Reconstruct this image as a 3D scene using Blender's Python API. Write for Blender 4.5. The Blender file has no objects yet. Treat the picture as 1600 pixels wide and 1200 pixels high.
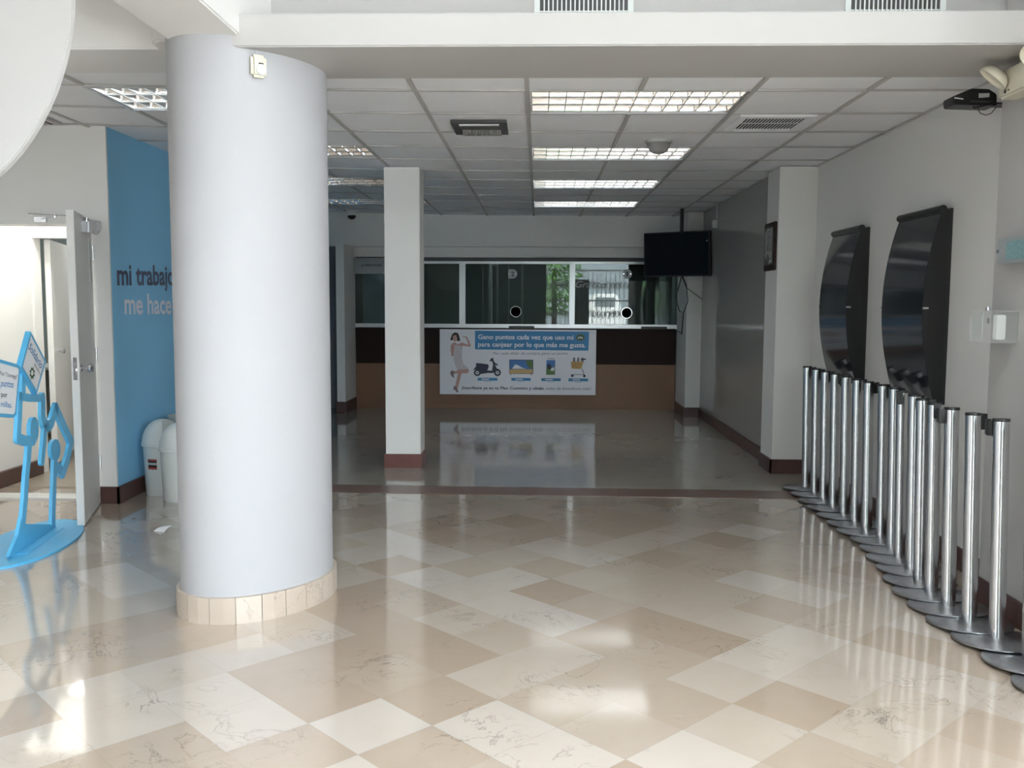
import bpy, bmesh, math, random
from mathutils import Matrix, Vector
random.seed(7)
C = bpy.context.scene.collection
PI = math.pi

# ------------------------------------------------------------------ camera
F_PX, PITCH, YAW, ROLL, EYE = 1445.28, .0876366, -.0279115, -.0043561, 1.42
cp, sp = math.cos(PITCH), math.sin(PITCH); cy, sy = math.cos(YAW), math.sin(YAW); cr, sr = math.cos(ROLL), math.sin(ROLL)
fwd = Vector((sy*cp, cy*cp, -sp)); right = Vector((cy, -sy, 0)); down = fwd.cross(right)
r2 = right*cr + down*sr; d2 = -right*sr + down*cr
cam = bpy.data.cameras.new('camera'); cam.sensor_width = 36; cam.lens = F_PX*36/1600; cam.clip_start = .05; cam.clip_end = 200
cam_o = bpy.data.objects.new('camera', cam); C.objects.link(cam_o)
cam_o.matrix_world = Matrix(((r2.x, -d2.x, -fwd.x, 0), (r2.y, -d2.y, -fwd.y, 0), (r2.z, -d2.z, -fwd.z, EYE), (0, 0, 0, 1)))
bpy.context.scene.camera = cam_o
EYEV = Vector((0, 0, EYE))
def ray(px, py): return r2*((px-800)/F_PX) + d2*((py-600)/F_PX) + fwd
def on_y(px, py, Y): d = ray(px, py); return EYEV + d*(Y/d.y)
def on_x(px, py, X): d = ray(px, py); return EYEV + d*(X/d.x)
def on_z(px, py, Z): d = ray(px, py); return EYEV + d*((Z-EYE)/d.z)
def on_plane(px, py, p, n): d = ray(px, py); return EYEV + d*((p-EYEV).dot(n)/d.dot(n))

# ------------------------------------------------------------------ materials
def srgb(r, g, b):
    f = lambda c: (c/255/12.92 if c/255 <= .04045 else ((c/255+.055)/1.055)**2.4)
    return (f(r), f(g), f(b), 1)
def pmat(name, col, rough=.5, metal=0, noise=.04, nscale=6, bump=0, bscale=60, spec=.5, coat=0, emit=None, est=1, trans=0, ior=1.5, alpha=1):
    m = bpy.data.materials.new(name); m.use_nodes = True
    nt = m.node_tree; b = nt.nodes['Principled BSDF']
    col = tuple(col[:3]) + (1,)
    b.inputs['Base Color'].default_value = col
    b.inputs['Roughness'].default_value = rough; b.inputs['Metallic'].default_value = metal
    b.inputs['Specular IOR Level'].default_value = spec; b.inputs['IOR'].default_value = ior
    b.inputs['Coat Weight'].default_value = coat; b.inputs['Coat Roughness'].default_value = .05
    b.inputs['Transmission Weight'].default_value = trans; b.inputs['Alpha'].default_value = alpha
    tc = nt.nodes.new('ShaderNodeTexCoord')
    if noise:
        n = nt.nodes.new('ShaderNodeTexNoise'); n.inputs['Scale'].default_value = nscale; n.inputs['Detail'].default_value = 4
        nt.links.new(tc.outputs['Object'], n.inputs['Vector'])
        mx = nt.nodes.new('ShaderNodeMix'); mx.data_type = 'RGBA'
        mx.inputs['A'].default_value = tuple(c*(1-noise) for c in col[:3]) + (1,)
        mx.inputs['B'].default_value = tuple(min(1, c*(1+noise)) for c in col[:3]) + (1,)
        nt.links.new(n.outputs['Fac'], mx.inputs['Factor']); nt.links.new(mx.outputs['Result'], b.inputs['Base Color'])
    if bump:
        n2 = nt.nodes.new('ShaderNodeTexNoise'); n2.inputs['Scale'].default_value = bscale; n2.inputs['Detail'].default_value = 3
        nt.links.new(tc.outputs['Object'], n2.inputs['Vector'])
        bp = nt.nodes.new('ShaderNodeBump'); bp.inputs['Strength'].default_value = bump; bp.inputs['Distance'].default_value = .003
        nt.links.new(n2.outputs['Fac'], bp.inputs['Height']); nt.links.new(bp.outputs['Normal'], b.inputs['Normal'])
    if emit:
        b.inputs['Emission Color'].default_value = tuple(emit[:3]) + (1,); b.inputs['Emission Strength'].default_value = est
    return m

def marble_mat(name, ramp, rough, per_tile, tile=.0, grout=(.2, .17, .14, 1), rot=0):
    """Polished stone: clouds and fine dark veins; per_tile reads the tone stored on every tile."""
    m = bpy.data.materials.new(name); m.use_nodes = True; nt = m.node_tree; N = nt.nodes; Lk = nt.links
    b = N['Principled BSDF']; tc = N.new('ShaderNodeTexCoord')
    cl = N.new('ShaderNodeTexNoise'); cl.inputs['Scale'].default_value = 5; cl.inputs['Detail'].default_value = 7; cl.inputs['Roughness'].default_value = .65; cl.inputs['Distortion'].default_value = .8
    Lk.new(tc.outputs['Object'], cl.inputs['Vector'])
    cr_ = N.new('ShaderNodeValToRGB'); e = cr_.color_ramp.elements
    e[0].position = 0; e[0].color = ramp[0]; e[1].position = 1; e[1].color = ramp[-1]
    for i, c in enumerate(ramp[1:-1]):
        q = e.new((i+1)/(len(ramp)-1)); q.color = c
    ad = N.new('ShaderNodeMath'); ad.operation = 'MULTIPLY_ADD'; ad.inputs[1].default_value = .34 if per_tile else .6
    Lk.new(cl.outputs['Fac'], ad.inputs[0])
    if per_tile:
        at = N.new('ShaderNodeAttribute'); at.attribute_name = 'tone'
        sub = N.new('ShaderNodeMath'); sub.operation = 'SUBTRACT'; sub.inputs[1].default_value = .17
        Lk.new(at.outputs['Fac'], sub.inputs[0]); Lk.new(sub.outputs[0], ad.inputs[2])
    else:
        ad.inputs[2].default_value = .2
    Lk.new(ad.outputs[0], cr_.inputs['Fac'])
    # veins
    vw = N.new('ShaderNodeTexNoise'); vw.inputs['Scale'].default_value = 3.2; vw.inputs['Detail'].default_value = 9; vw.inputs['Roughness'].default_value = .62; vw.inputs['Distortion'].default_value = 1.6
    Lk.new(tc.outputs['Object'], vw.inputs['Vector'])
    s1 = N.new('ShaderNodeMath'); s1.operation = 'SUBTRACT'; s1.inputs[1].default_value = .5; Lk.new(vw.outputs['Fac'], s1.inputs[0])
    s2 = N.new('ShaderNodeMath'); s2.operation = 'ABSOLUTE'; Lk.new(s1.outputs[0], s2.inputs[0])
    mr = N.new('ShaderNodeMapRange'); mr.inputs['From Min'].default_value = 0; mr.inputs['From Max'].default_value = .012; mr.inputs['To Min'].default_value = 1; mr.inputs['To Max'].default_value = 0
    Lk.new(s2.outputs[0], mr.inputs['Value'])
    gate = N.new('ShaderNodeTexNoise'); gate.inputs['Scale'].default_value = 2.3; gate.inputs['Detail'].default_value = 2; Lk.new(tc.outputs['Object'], gate.inputs['Vector'])
    g2 = N.new('ShaderNodeMapRange'); g2.inputs['From Min'].default_value = .5; g2.inputs['From Max'].default_value = .68; Lk.new(gate.outputs['Fac'], g2.inputs['Value'])
    mu = N.new('ShaderNodeMath'); mu.operation = 'MULTIPLY'; Lk.new(mr.outputs[0], mu.inputs[0]); Lk.new(g2.outputs[0], mu.inputs[1])
    mu2 = N.new('ShaderNodeMath'); mu2.operation = 'MULTIPLY'; mu2.inputs[1].default_value = .75; Lk.new(mu.outputs[0], mu2.inputs[0])
    mx = N.new('ShaderNodeMix'); mx.data_type = 'RGBA'; mx.inputs['B'].default_value = (.13, .10, .085, 1)
    Lk.new(mu2.outputs[0], mx.inputs['Factor']); Lk.new(cr_.outputs['Color'], mx.inputs['A'])
    out = mx.outputs['Result']
    if tile:
        mp = N.new('ShaderNodeMapping'); mp.inputs['Rotation'].default_value = (0, 0, rot); mp.inputs['Scale'].default_value = (1/tile,)*3
        Lk.new(tc.outputs['Object'], mp.inputs['Vector'])
        fr = N.new('ShaderNodeVectorMath'); fr.operation = 'FRACTION'; Lk.new(mp.outputs[0], fr.inputs[0])
        sx = N.new('ShaderNodeSeparateXYZ'); Lk.new(fr.outputs[0], sx.inputs[0])
        mn = N.new('ShaderNodeMath'); mn.operation = 'MINIMUM'; Lk.new(sx.outputs['X'], mn.inputs[0]); Lk.new(sx.outputs['Y'], mn.inputs[1])
        lt = N.new('ShaderNodeMath'); lt.operation = 'LESS_THAN'; lt.inputs[1].default_value = .006; Lk.new(mn.outputs[0], lt.inputs[0])
        m3 = N.new('ShaderNodeMix'); m3.data_type = 'RGBA'; m3.inputs['B'].default_value = grout
        Lk.new(lt.outputs[0], m3.inputs['Factor']); Lk.new(out, m3.inputs['A']); out = m3.outputs['Result']
    Lk.new(out, b.inputs['Base Color'])
    b.inputs['Roughness'].default_value = rough; b.inputs['IOR'].default_value = 1.6
    if per_tile: b.inputs['Coat Weight'].default_value = .9; b.inputs['Coat Roughness'].default_value = .055
    rn = N.new('ShaderNodeMapRange'); rn.inputs['To Min'].default_value = rough*.8; rn.inputs['To Max'].default_value = rough*1.25
    Lk.new(cl.outputs['Fac'], rn.inputs['Value']); Lk.new(rn.outputs[0], b.inputs['Roughness'])
    return m

def brushed(name, col, rough, axis='Z'):
    m = pmat(name, col, rough, 1, noise=0)
    nt = m.node_tree; b = nt.nodes['Principled BSDF']; tc = nt.nodes.new('ShaderNodeTexCoord')
    mp = nt.nodes.new('ShaderNodeMapping'); mp.inputs['Scale'].default_value = (90, 90, 2)
    n = nt.nodes.new('ShaderNodeTexNoise'); n.inputs['Scale'].default_value = 3; n.inputs['Detail'].default_value = 3
    nt.links.new(tc.outputs['Object'], mp.inputs['Vector']); nt.links.new(mp.outputs[0], n.inputs['Vector'])
    mr = nt.nodes.new('ShaderNodeMapRange'); mr.inputs['To Min'].default_value = rough*.75; mr.inputs['To Max'].default_value = rough*1.35
    nt.links.new(n.outputs['Fac'], mr.inputs['Value']); nt.links.new(mr.outputs[0], b.inputs['Roughness'])
    return m

def glass_mat(name, tint, rough=.0, refl=1.0):
    m = bpy.data.materials.new(name); m.use_nodes = True; nt = m.node_tree; N = nt.nodes
    N.remove(N['Principled BSDF'])
    tr = N.new('ShaderNodeBsdfTransparent'); tr.inputs['Color'].default_value = tuple(tint) + (1,)
    gl = N.new('ShaderNodeBsdfGlossy'); gl.inputs['Roughness'].default_value = rough; gl.inputs['Color'].default_value = (refl, refl, refl, 1)
    fr = N.new('ShaderNodeFresnel'); fr.inputs['IOR'].default_value = 1.5
    mx = N.new('ShaderNodeMixShader'); nt.links.new(fr.outputs[0], mx.inputs['Fac']); nt.links.new(tr.outputs[0], mx.inputs[1]); nt.links.new(gl.outputs[0], mx.inputs[2])
    nt.links.new(mx.outputs[0], N['Material Output'].inputs['Surface'])
    return m

M = {}
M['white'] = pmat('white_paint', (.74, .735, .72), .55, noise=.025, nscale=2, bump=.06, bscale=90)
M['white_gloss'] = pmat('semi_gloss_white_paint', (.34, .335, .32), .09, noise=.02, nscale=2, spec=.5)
M['column_paint'] = pmat('column_satin_paint', (.415, .42, .44), .62, noise=.02, nscale=3, bump=.12, bscale=45, spec=.25)  # white darkened against the strong front light, tinted blue for sky light
M['white_front'] = pmat('white_paint_darkened_front', (.43, .423, .415), .55, noise=.025, nscale=2, bump=.06, bscale=90)  # same white paint, darkened to offset the strong light at the front
M['tile'] = pmat('ceiling_tile', (.82, .835, .86), .9, noise=.05, nscale=3, bump=.15, bscale=160)
M['tbar'] = pmat('ceiling_grid_metal', (.46, .455, .44), .5, noise=.03)
M['blue_wall'] = pmat('blue_paint', (.24, .55, .82), .5, noise=.03, nscale=2)
M['lila'] = pmat('pale_lilac_vinyl', (.80, .80, .90), .5, noise=0)
M['slate'] = pmat('slate_vinyl', (.10, .11, .18), .5, noise=0)
M['base_dark'] = pmat('dark_red_baseboard', (.085, .042, .036), .35, noise=.25, nscale=14)
M['wood'] = pmat('brown_wood_panel', (.22, .115, .065), .5, noise=.12, nscale=3)
M['wood_dark'] = pmat('dark_wood_panel', (.024, .013, .011), .6, noise=.1, nscale=3, spec=.2)
M['alu'] = pmat('aluminium_frame', (.62, .64, .66), .35, .6, noise=.03)
M['spec'] = pmat('specular_louver_aluminium', (.93, .93, .93), .09, 1, noise=0)
M['housing'] = pmat('lamp_housing_enamel', (.80, .79, .77), .4, noise=.02)
M['tube_lit_and_glow'] = pmat('lit_and_added_glow_tube', (.85, .85, .85), .25, noise=0, emit=(.86, .95, 1), est=8.5)  # left front troffer is lit; on the rear right ones the glow is added
M['tube_glow_dim'] = pmat('dim_fluorescent_tube', (.85, .85, .85), .25, noise=0, emit=(1, .97, .95), est=1.3)  # glow put in for daylight reflected by an unlit fitting
M['tube_glow_half'] = pmat('half_lit_fluorescent_tube', (.85, .85, .85), .25, noise=0, emit=(.95, .98, 1), est=4)  # added glow; this fitting itself only reflects daylight
M['tube'] = pmat('fluorescent_tube_glass', (.85, .85, .85), .25, noise=0)
M['dark_metal'] = pmat('dark_grey_metal', (.06, .06, .062), .45, noise=.1)
M['black'] = pmat('black_plastic', (.012, .012, .013), .38, noise=.1)
M['black_matte'] = pmat('black_void', (.004, .004, .004), .9, noise=0)
M['screen'] = pmat('dark_screen', (.005, .005, .006), .2, noise=0, spec=.25)
M['chrome'] = brushed('brushed_steel', (.66, .665, .68), .2)
M['base_steel'] = pmat('worn_steel_base', (.40, .41, .43), .3, 1, noise=.25, nscale=25)
M['bright_steel'] = pmat('polished_steel', (.75, .75, .77), .16, 1, noise=0)
M['plastic_white'] = pmat('white_plastic', (.70, .74, .73), .35, noise=.02)
M['plastic_grey'] = pmat('grey_plastic', (.45, .47, .46), .4, noise=.02)
M['plastic_cream'] = pmat('cream_plastic', (.64, .61, .50), .4, noise=.02)
M['red'] = pmat('red_print', (.5, .06, .05), .5, noise=0)
M['stand_blue'] = pmat('sky_blue_enamel', (.10, .46, .76), .38, noise=.03)
M['print_white'] = pmat('white_print', (.88, .88, .90), .45, noise=0)
M['banner_white'] = pmat('banner_white', (.86, .86, .92), .45, noise=0)
M['ink'] = pmat('dark_ink', (.025, .028, .06), .5, noise=0)
M['ink_blue'] = pmat('blue_ink', (.05, .25, .52), .5, noise=0)
M['ink_grey'] = pmat('grey_ink', (.22, .22, .26), .5, noise=0)
M['skin'] = pmat('printed_skin', (.55, .33, .30), .5, noise=0)
M['hair'] = pmat('printed_hair', (.03, .02, .02), .5, noise=0)
M['dress'] = pmat('printed_dress', (.62, .58, .62), .5, noise=.6, nscale=120)
M['shoe'] = pmat('printed_shoe', (.25, .18, .19), .5, noise=0)
M['green'] = pmat('dark_green_print', (.02, .09, .03), .5, noise=0)
M['green_mid'] = pmat('olive_green_print', (.12, .22, .07), .5, noise=.3, nscale=60)
M['sand'] = pmat('sand_print', (.62, .44, .2), .5, noise=.1)
M['sky_p'] = pmat('sky_print', (.07, .2, .5), .5, noise=.2)
M['grocery'] = pmat('grocery_print', (.55, .33, .12), .5, noise=.7, nscale=70)
M['wall_office'] = pmat('office_grey_wall', (.36, .43, .43), .6, noise=.03)
M['booth'] = pmat('booth_dark_wall', (.26, .30, .30), .7, noise=.1)
M['curtain'] = pmat('booth_pale_strip', (.4, .43, .43), .6, noise=.05)
M['door_grey'] = pmat('grey_door_paint', (.17, .18, .20), .5, noise=.05)
M['acrylic'] = glass_mat('clear_acrylic', (.93, .94, .94))
M['frost'] = pmat('frosted_plate', (.30, .33, .34), .3, noise=.03)
M['plate_teal'] = pmat('faded_teal_print', (.20, .34, .36), .5, noise=.5, nscale=80)
M['glass'] = glass_mat('teller_glass', (.62, .70, .68))
M['dome'] = pmat('smoked_dome', (.45, .45, .45), .15, noise=0, spec=.6)
M['backing'] = pmat('display_backing', (.02, .022, .026), .3, noise=.1)
M['concrete'] = pmat('outdoor_paving', (.46, .45, .43), .8, noise=.15, nscale=3)
M['leaf'] = pmat('foliage_leaf', (.09, .22, .035), .5, noise=.6, nscale=5)
M['iron'] = pmat('painted_iron', (.03, .03, .03), .5, noise=.1)
M['car'] = pmat('white_car_paint', (.62, .63, .63), .2, noise=0)
M['street_wall'] = pmat('street_wall', (.13, .15, .16), .8, noise=.2, nscale=2)
M['marble'] = marble_mat('cream_marble_tiles', [(.385, .295, .218, 1), (.42, .335, .262, 1), (.46, .385, .315, 1), (.505, .435, .37, 1), (.55, .49, .435, 1)], .135, True)
M['marble_base'] = marble_mat('cream_marble_skirting', [(.36, .30, .24, 1), (.48, .41, .345, 1), (.57, .51, .45, 1)], .3, False)
M['marble_far'] = marble_mat('polished_grey_beige_floor', [(.27, .24, .20, 1), (.33, .30, .26, 1), (.37, .34, .30, 1)], .07, False)
M['marble_red'] = marble_mat('red_brown_marble', [(.10, .065, .05, 1), (.17, .105, .085, 1), (.25, .16, .13, 1)], .3, False)

# ------------------------------------------------------------------ mesh helpers
class MB:
    def __init__(s): s.v = []; s.f = []; s.m = []; s.tone = None
    def add(s, vs, fs, mi=0):
        o = len(s.v); s.v += [Vector(p) for p in vs]; s.f += [tuple(i+o for i in f) for f in fs]; s.m += [mi]*len(fs); return s
    def box(s, x0, x1, y0, y1, z0, z1, mi=0, T=None):
        vs = [Vector((x, y, z)) for z in (z0, z1) for y in (y0, y1) for x in (x0, x1)]
        if T: vs = [T @ p for p in vs]
        return s.add(vs, [(0, 2, 3, 1), (4, 5, 7, 6), (0, 1, 5, 4), (2, 6, 7, 3), (0, 4, 6, 2), (1, 3, 7, 5)], mi)
    def bar(s, a, b, w, h, mi=0, up=(0, 0, 1)):
        a, b = Vector(a), Vector(b); d = (b-a); L = d.length; d.normalize(); u = Vector(up)
        if abs(d.dot(u)) > .99: u = Vector((1, 0, 0))
        x = d.cross(u).normalized(); u2 = x.cross(d)
        T = Matrix((( x.x, d.x, u2.x, a.x), (x.y, d.y, u2.y, a.y), (x.z, d.z, u2.z, a.z), (0, 0, 0, 1)))
        return s.box(-w/2, w/2, 0, L, -h/2, h/2, mi, T)
    def prism(s, poly, d, mi=0, mi_side=None):
        """poly: list of 3-D points (planar ring), d: extrusion vector"""
        n = len(poly); d = Vector(d); P = [Vector(p) for p in poly]
        s.add(P + [p+d for p in P], [tuple(range(n)), tuple(range(2*n-1, n-1, -1))], mi)
        o = len(s.v)-2*n
        for i in range(n):
            j = (i+1) % n; s.f.append((o+i, o+n+i, o+n+j, o+j)); s.m.append(mi if mi_side is None else mi_side)
        return s
    def face(s, poly, mi=0): return s.add(poly, [tuple(range(len(poly)))], mi)
    def cyl(s, a, b, r, seg=24, mi=0, r1=None, caps=True):
        a, b = Vector(a), Vector(b); r1 = r if r1 is None else r1
        d = (b-a).normalized(); u = Vector((0, 0, 1)) if abs(d.z) < .9 else Vector((1, 0, 0)); x = d.cross(u).normalized(); y = d.cross(x)
        vs = [c + (x*math.cos(t)+y*math.sin(t))*q for c, q in ((a, r), (b, r1)) for t in [2*PI*i/seg for i in range(seg)]]
        fs = [(i, (i+1) % seg, seg+(i+1) % seg, seg+i) for i in range(seg)]
        if caps: fs += [tuple(range(seg-1, -1, -1)), tuple(range(seg, 2*seg))]
        return s.add(vs, fs, mi)
    def lathe(s, prof, c=(0, 0, 0), seg=32, mi=0, T=None, sx=1, sy=1):
        c = Vector(c); vs = []; fs = []; n = len(prof)
        for r, z in prof:
            for i in range(seg):
                t = 2*PI*i/seg; p = Vector((r*sx*math.cos(t), r*sy*math.sin(t), z)); vs.append(c + (T @ p if T else p))
        for k in range(n-1):
            for i in range(seg):
                j = (i+1) % seg; fs.append((k*seg+i, k*seg+j, (k+1)*seg+j, (k+1)*seg+i))
        if prof[0][0] > 1e-6: fs.append(tuple(range(seg-1, -1, -1)))
        if prof[-1][0] > 1e-6: fs.append(tuple((n-1)*seg+i for i in range(seg)))
        return s.add(vs, fs, mi)
    def tube(s, pts, r, seg=8, mi=0):
        P = [Vector(p) for p in pts]; rings = []
        u = None
        for i, p in enumerate(P):
            d = (P[min(i+1, len(P)-1)]-P[max(i-1, 0)]).normalized()
            if u is None: u = d.orthogonal().normalized()
            u = (u - d*u.dot(d)).normalized(); w = d.cross(u); rings.append([p+(u*math.cos(2*PI*k/seg)+w*math.sin(2*PI*k/seg))*r for k in range(seg)])
        o = [q for rg in rings for q in rg]; fs = []
        for i in range(len(P)-1):
            for k in range(seg):
                j = (k+1) % seg; fs.append((i*seg+k, i*seg+j, (i+1)*seg+j, (i+1)*seg+k))
        fs += [tuple(range(seg-1, -1, -1)), tuple((len(P)-1)*seg+k for k in range(seg))]
        return s.add(o, fs, mi)

def wloc(o):
    v = Vector((0, 0, 0))
    while o: v += o.location; o = o.parent
    return v
def obj(name, mb, mats, parent=None, origin=None, bevel=0, smooth=True, angle=35, fix=True):
    """ONE mesh object; mb is in world coordinates, the origin is moved to the base of the shape (or to the parent's)."""
    if not isinstance(mats, (list, tuple)): mats = [mats]
    if parent: off = wloc(parent)
    elif origin is not None: off = Vector(origin)
    else:
        xs = [p.x for p in mb.v]; ys = [p.y for p in mb.v]; zs = [p.z for p in mb.v]
        off = Vector(((min(xs)+max(xs))/2, (min(ys)+max(ys))/2, min(zs)))
    me = bpy.data.meshes.new(name); me.from_pydata([p-off for p in mb.v], [], mb.f)
    for m in mats: me.materials.append(m)
    me.polygons.foreach_set('material_index', mb.m)
    bm = bmesh.new(); bm.from_mesh(me)
    if fix: bmesh.ops.recalc_face_normals(bm, faces=bm.faces)
    if bevel:
        es = [e for e in bm.edges if len(e.link_faces) == 2 and e.calc_face_angle(0) > math.radians(40)]
        bmesh.ops.bevel(bm, geom=es, offset=bevel, segments=2, affect='EDGES', clamp_overlap=True)
    for e in bm.edges: e.smooth = len(e.link_faces) == 2 and e.calc_face_angle(0) < math.radians(angle)
    for f in bm.faces: f.smooth = smooth
    bm.to_mesh(me); bm.free()
    o = bpy.data.objects.new(name, me); C.objects.link(o)
    if parent: o.parent = parent
    else: o.location = off
    return o
def thing(name, label, cat, loc, group=None):
    o = bpy.data.objects.new(name, None); o.empty_display_size = .1; C.objects.link(o); o.location = loc
    o['label'] = label; o['category'] = cat
    if group: o['group'] = group
    return o
def tag(o, label, cat, group=None):
    o['label'] = label; o['category'] = cat
    if group: o['group'] = group
    return o
def struct(name, mb, mats, label, cat, parent=None, **k):
    o = obj(name, mb, mats, parent, **k); 
    if not parent: o['kind'] = 'structure'; o['label'] = label; o['category'] = cat
    return o
def dup(root, label, loc, rotz=None):
    r = root.copy(); C.objects.link(r); r.location = loc; r['label'] = label
    if rotz is not None: r.rotation_euler = (0, 0, rotz)
    for ch in list(root.children):
        c = ch.copy(); C.objects.link(c); c.parent = r
        for g in list(ch.children):
            d = g.copy(); C.objects.link(d); d.parent = c
    return r
def text_geo(body, bold=0, shear=0):
    cu = bpy.data.curves.new('lettering', 'FONT'); cu.body = body; cu.offset = bold; cu.shear = shear; cu.resolution_u = 3; cu.size = 1
    o = bpy.data.objects.new('lettering', cu); C.objects.link(o)
    dg = bpy.context.evaluated_depsgraph_get(); me = bpy.data.meshes.new_from_object(o.evaluated_get(dg))
    vs = [v.co.copy() for v in me.vertices]; fs = [tuple(p.vertices) for p in me.polygons]
    bpy.data.objects.remove(o); bpy.data.curves.remove(cu); bpy.data.meshes.remove(me)
    return vs, fs
def add_text(mb, body, fn, x0, x1, base, cap, mi=0, bold=0, shear=0):
    """letters spread from x0 to x1 on a baseline, capital height cap; fn maps the flat sheet to the place."""
    vs, fs = text_geo(body, bold, shear)
    a = min(v.x for v in vs); b = max(v.x for v in vs)
    k = cap/.70
    b0, b1 = base if isinstance(base, tuple) else (base, base)
    pts = []
    for v in vs:
        t = (v.x-a)/(b-a); pts.append(fn(x0+(x1-x0)*t, (b0+(b1-b0)*t), v.y*k))
    mb.add(pts, fs, mi)

def words(name, body, fn, x0, x1, base, cap, mat, parent, bold=0, shear=0):
    mb = MB(); add_text(mb, body, fn, x0, x1, base, cap, 0, bold, shear)
    vs, fs = text_geo(body, bold, shear); n = len(vs)
    # faces of one word lie between two gaps wider than a letter space
    iv = sorted((min(vs[i].x for i in f), max(vs[i].x for i in f), k) for k, f in enumerate(fs)); groups = []; end = None
    for a, c, k in iv:
        if end is None or a > end + .16: groups.append([]); end = c
        groups[-1].append(k); end = max(end, c)
    for g in groups:
        used = sorted({i for k in g for i in fs[k]}); mp = {o: q for q, o in enumerate(used)}
        w_ = MB(); w_.add([mb.v[i] for i in used], [tuple(mp[i] for i in fs[k]) for k in g]); obj(name, w_, mat, parent, fix=False)

# ================================================================== SETTING
CEIL = 2.54
def sag(x): return .055*min(1, (x/-2.95)**2) if x < 0 else 0
def ceil_z(x): return CEIL + sag(x)

# ---- floor of diamond marble tiles
tones = {(2,1):.35,(2,2):.3,(-1,3):.3,(-2,1):.35,(1,1):.35,(1,0):.35,(0,1):.4,(0,0):.5,(5,1):.35,(2,-3):.35,(1,-2):.35,(-3,7):.1,(-5,5):.12,(-4,3):.35,(-3,2):.35,(1,6):.1,(2,0):.7,(8,5):.68,(1,-1):.68,(3,-1):.7,(4,-1):.66,(2,-2):.64,(6,1):.85,(6,2):.95,(4,4):.68,(3,2):.08,(3,1):.08,(0,4):.1,(-1,4):.1,(0,3):.14,(-1,2):.2,(3,4):.08,(5,-1):.08,(3,-3):.12,(-2,4):.1,(-2,3):.1,(-4,7):.1,(2,-1):.18,(0,6):.12,(-2,2):1,(-1,1):1,(-1,0):1,(0,-1):1,(-3,1):.95,(2,4):.95,(2,5):.9,(2,3):.95,(3,0):.85,(4,0):.9,(5,6):.9,(5,5):.95,(6,5):.8,(7,5):.8,(9,4):.95,(2,6):.95,(3,5):.95,(3,9):.95,(2,8):.95,(3,7):.95,(3,8):.9,(5,12):.85,(-4,5):.85,(-4,4):.85,(-3,4):.9,(-3,3):.9,(-2,5):.8,(-3,5):.75,(-5,4):.8,(-2,10):.8,(-2,9):.8,(4,-2):.7}
h = .21; X0, Y0 = .282, 2.785
S0 = (-7.2, 6.82-.08/3.2*-5.6*-1); 
def strip_y(x): return 6.745 - .020*x - .0     # near edge of the border strip
bm = bmesh.new(); tl = bm.faces.layers.float.new('tone')
rnd = random.Random(11)
for i in range(-44, 50):
    for j in range(-44, 50):
        cx, cy_ = X0+(i-j)*h, Y0+(i+j+1)*h
        if not (-7.5 < cx < 3.7 and -4.4 < cy_ < 7.3): continue
        t = max(.17, tones[(i, j)]) if (i, j) in tones else (rnd.choice([.2, .3, .38, .42, .48, .52, .58, .68])) ; rnd.random()
        g = h-.0006
        f = bm.faces.new([bm.verts.new((cx+dx*g, cy_+dy*g, 0)) for dx, dy in ((0, -1), (1, 0), (0, 1), (-1, 0))]); f[tl] = t
for co, no in (((-7, 0, 0), (-1, 0, 0)), ((3.4, 0, 0), (1, 0, 0)), ((0, -4.0, 0), (0, -1, 0))):
    bmesh.ops.bisect_plane(bm, geom=bm.verts[:]+bm.edges[:]+bm.faces[:], plane_co=co, plane_no=no, clear_outer=True)
cut_l = bm.copy()
bmesh.ops.bisect_plane(bm, geom=bm.verts[:]+bm.edges[:]+bm.faces[:], plane_co=(0, strip_y(0), 0), plane_no=(.020, 1, 0), clear_outer=True)
me = bpy.data.meshes.new('floor'); bm.to_mesh(me); bm.free(); cut_l.free(); me.materials.append(M['marble'])
# grout bed just under the tiles and the concrete slab
fl = bpy.data.objects.new('floor', me); C.objects.link(fl); fl['kind'] = 'structure'; fl['label'] = 'cream and beige diamond marble tile floor of the front hall'; fl['category'] = 'floor'
b = MB(); b.box(-7, 3.4, -4.0, 6.9, -.12, -.001); struct('floor_slab', b, pmat('grout', (.20, .165, .13), .8), 'grout bed under the marble tiles', 'floor')
b = MB(); ys = .30
b.face([(-2.95, strip_y(-2.95)+ys, 0), (2.3, strip_y(2.3)+ys, 0), (2.3, 12.5, 0), (-2.95, 12.5, 0)]); b.face([(-2.95, strip_y(-2.95)+ys, -.1), (2.3, strip_y(2.3)+ys, -.1), (2.3, 12.5, -.1), (-2.95, 12.5, -.1)])
struct('floor_back', b, M['marble_far'], 'dark polished floor of the rear banking hall in front of the counter', 'floor', origin=(0, 0, 0))
b = MB(); b.box(-7, -2.95, 6.9, 10.6, -.1, 0)
struct('floor_office', b, pmat('office_floor', (.30, .26, .21), .3, noise=.15), 'brown floor of the lit office corridor behind the open door', 'floor')
b = MB()
xs = [-2.95, -2.1, -1.2, -.25, .6, 1.3, 1.9, 2.28]
for a, c in zip(xs, xs[1:]):
    b.prism([(a+.001, strip_y(a), -.02), (c-.001, strip_y(c), -.02), (c-.001, strip_y(c)+ys, -.02), (a+.001, strip_y(a)+ys, -.02)], (0, 0, .0215))
struct('trim_1', b, M['marble_red'], 'red-brown marble border strip across the floor', 'floor border')

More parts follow.
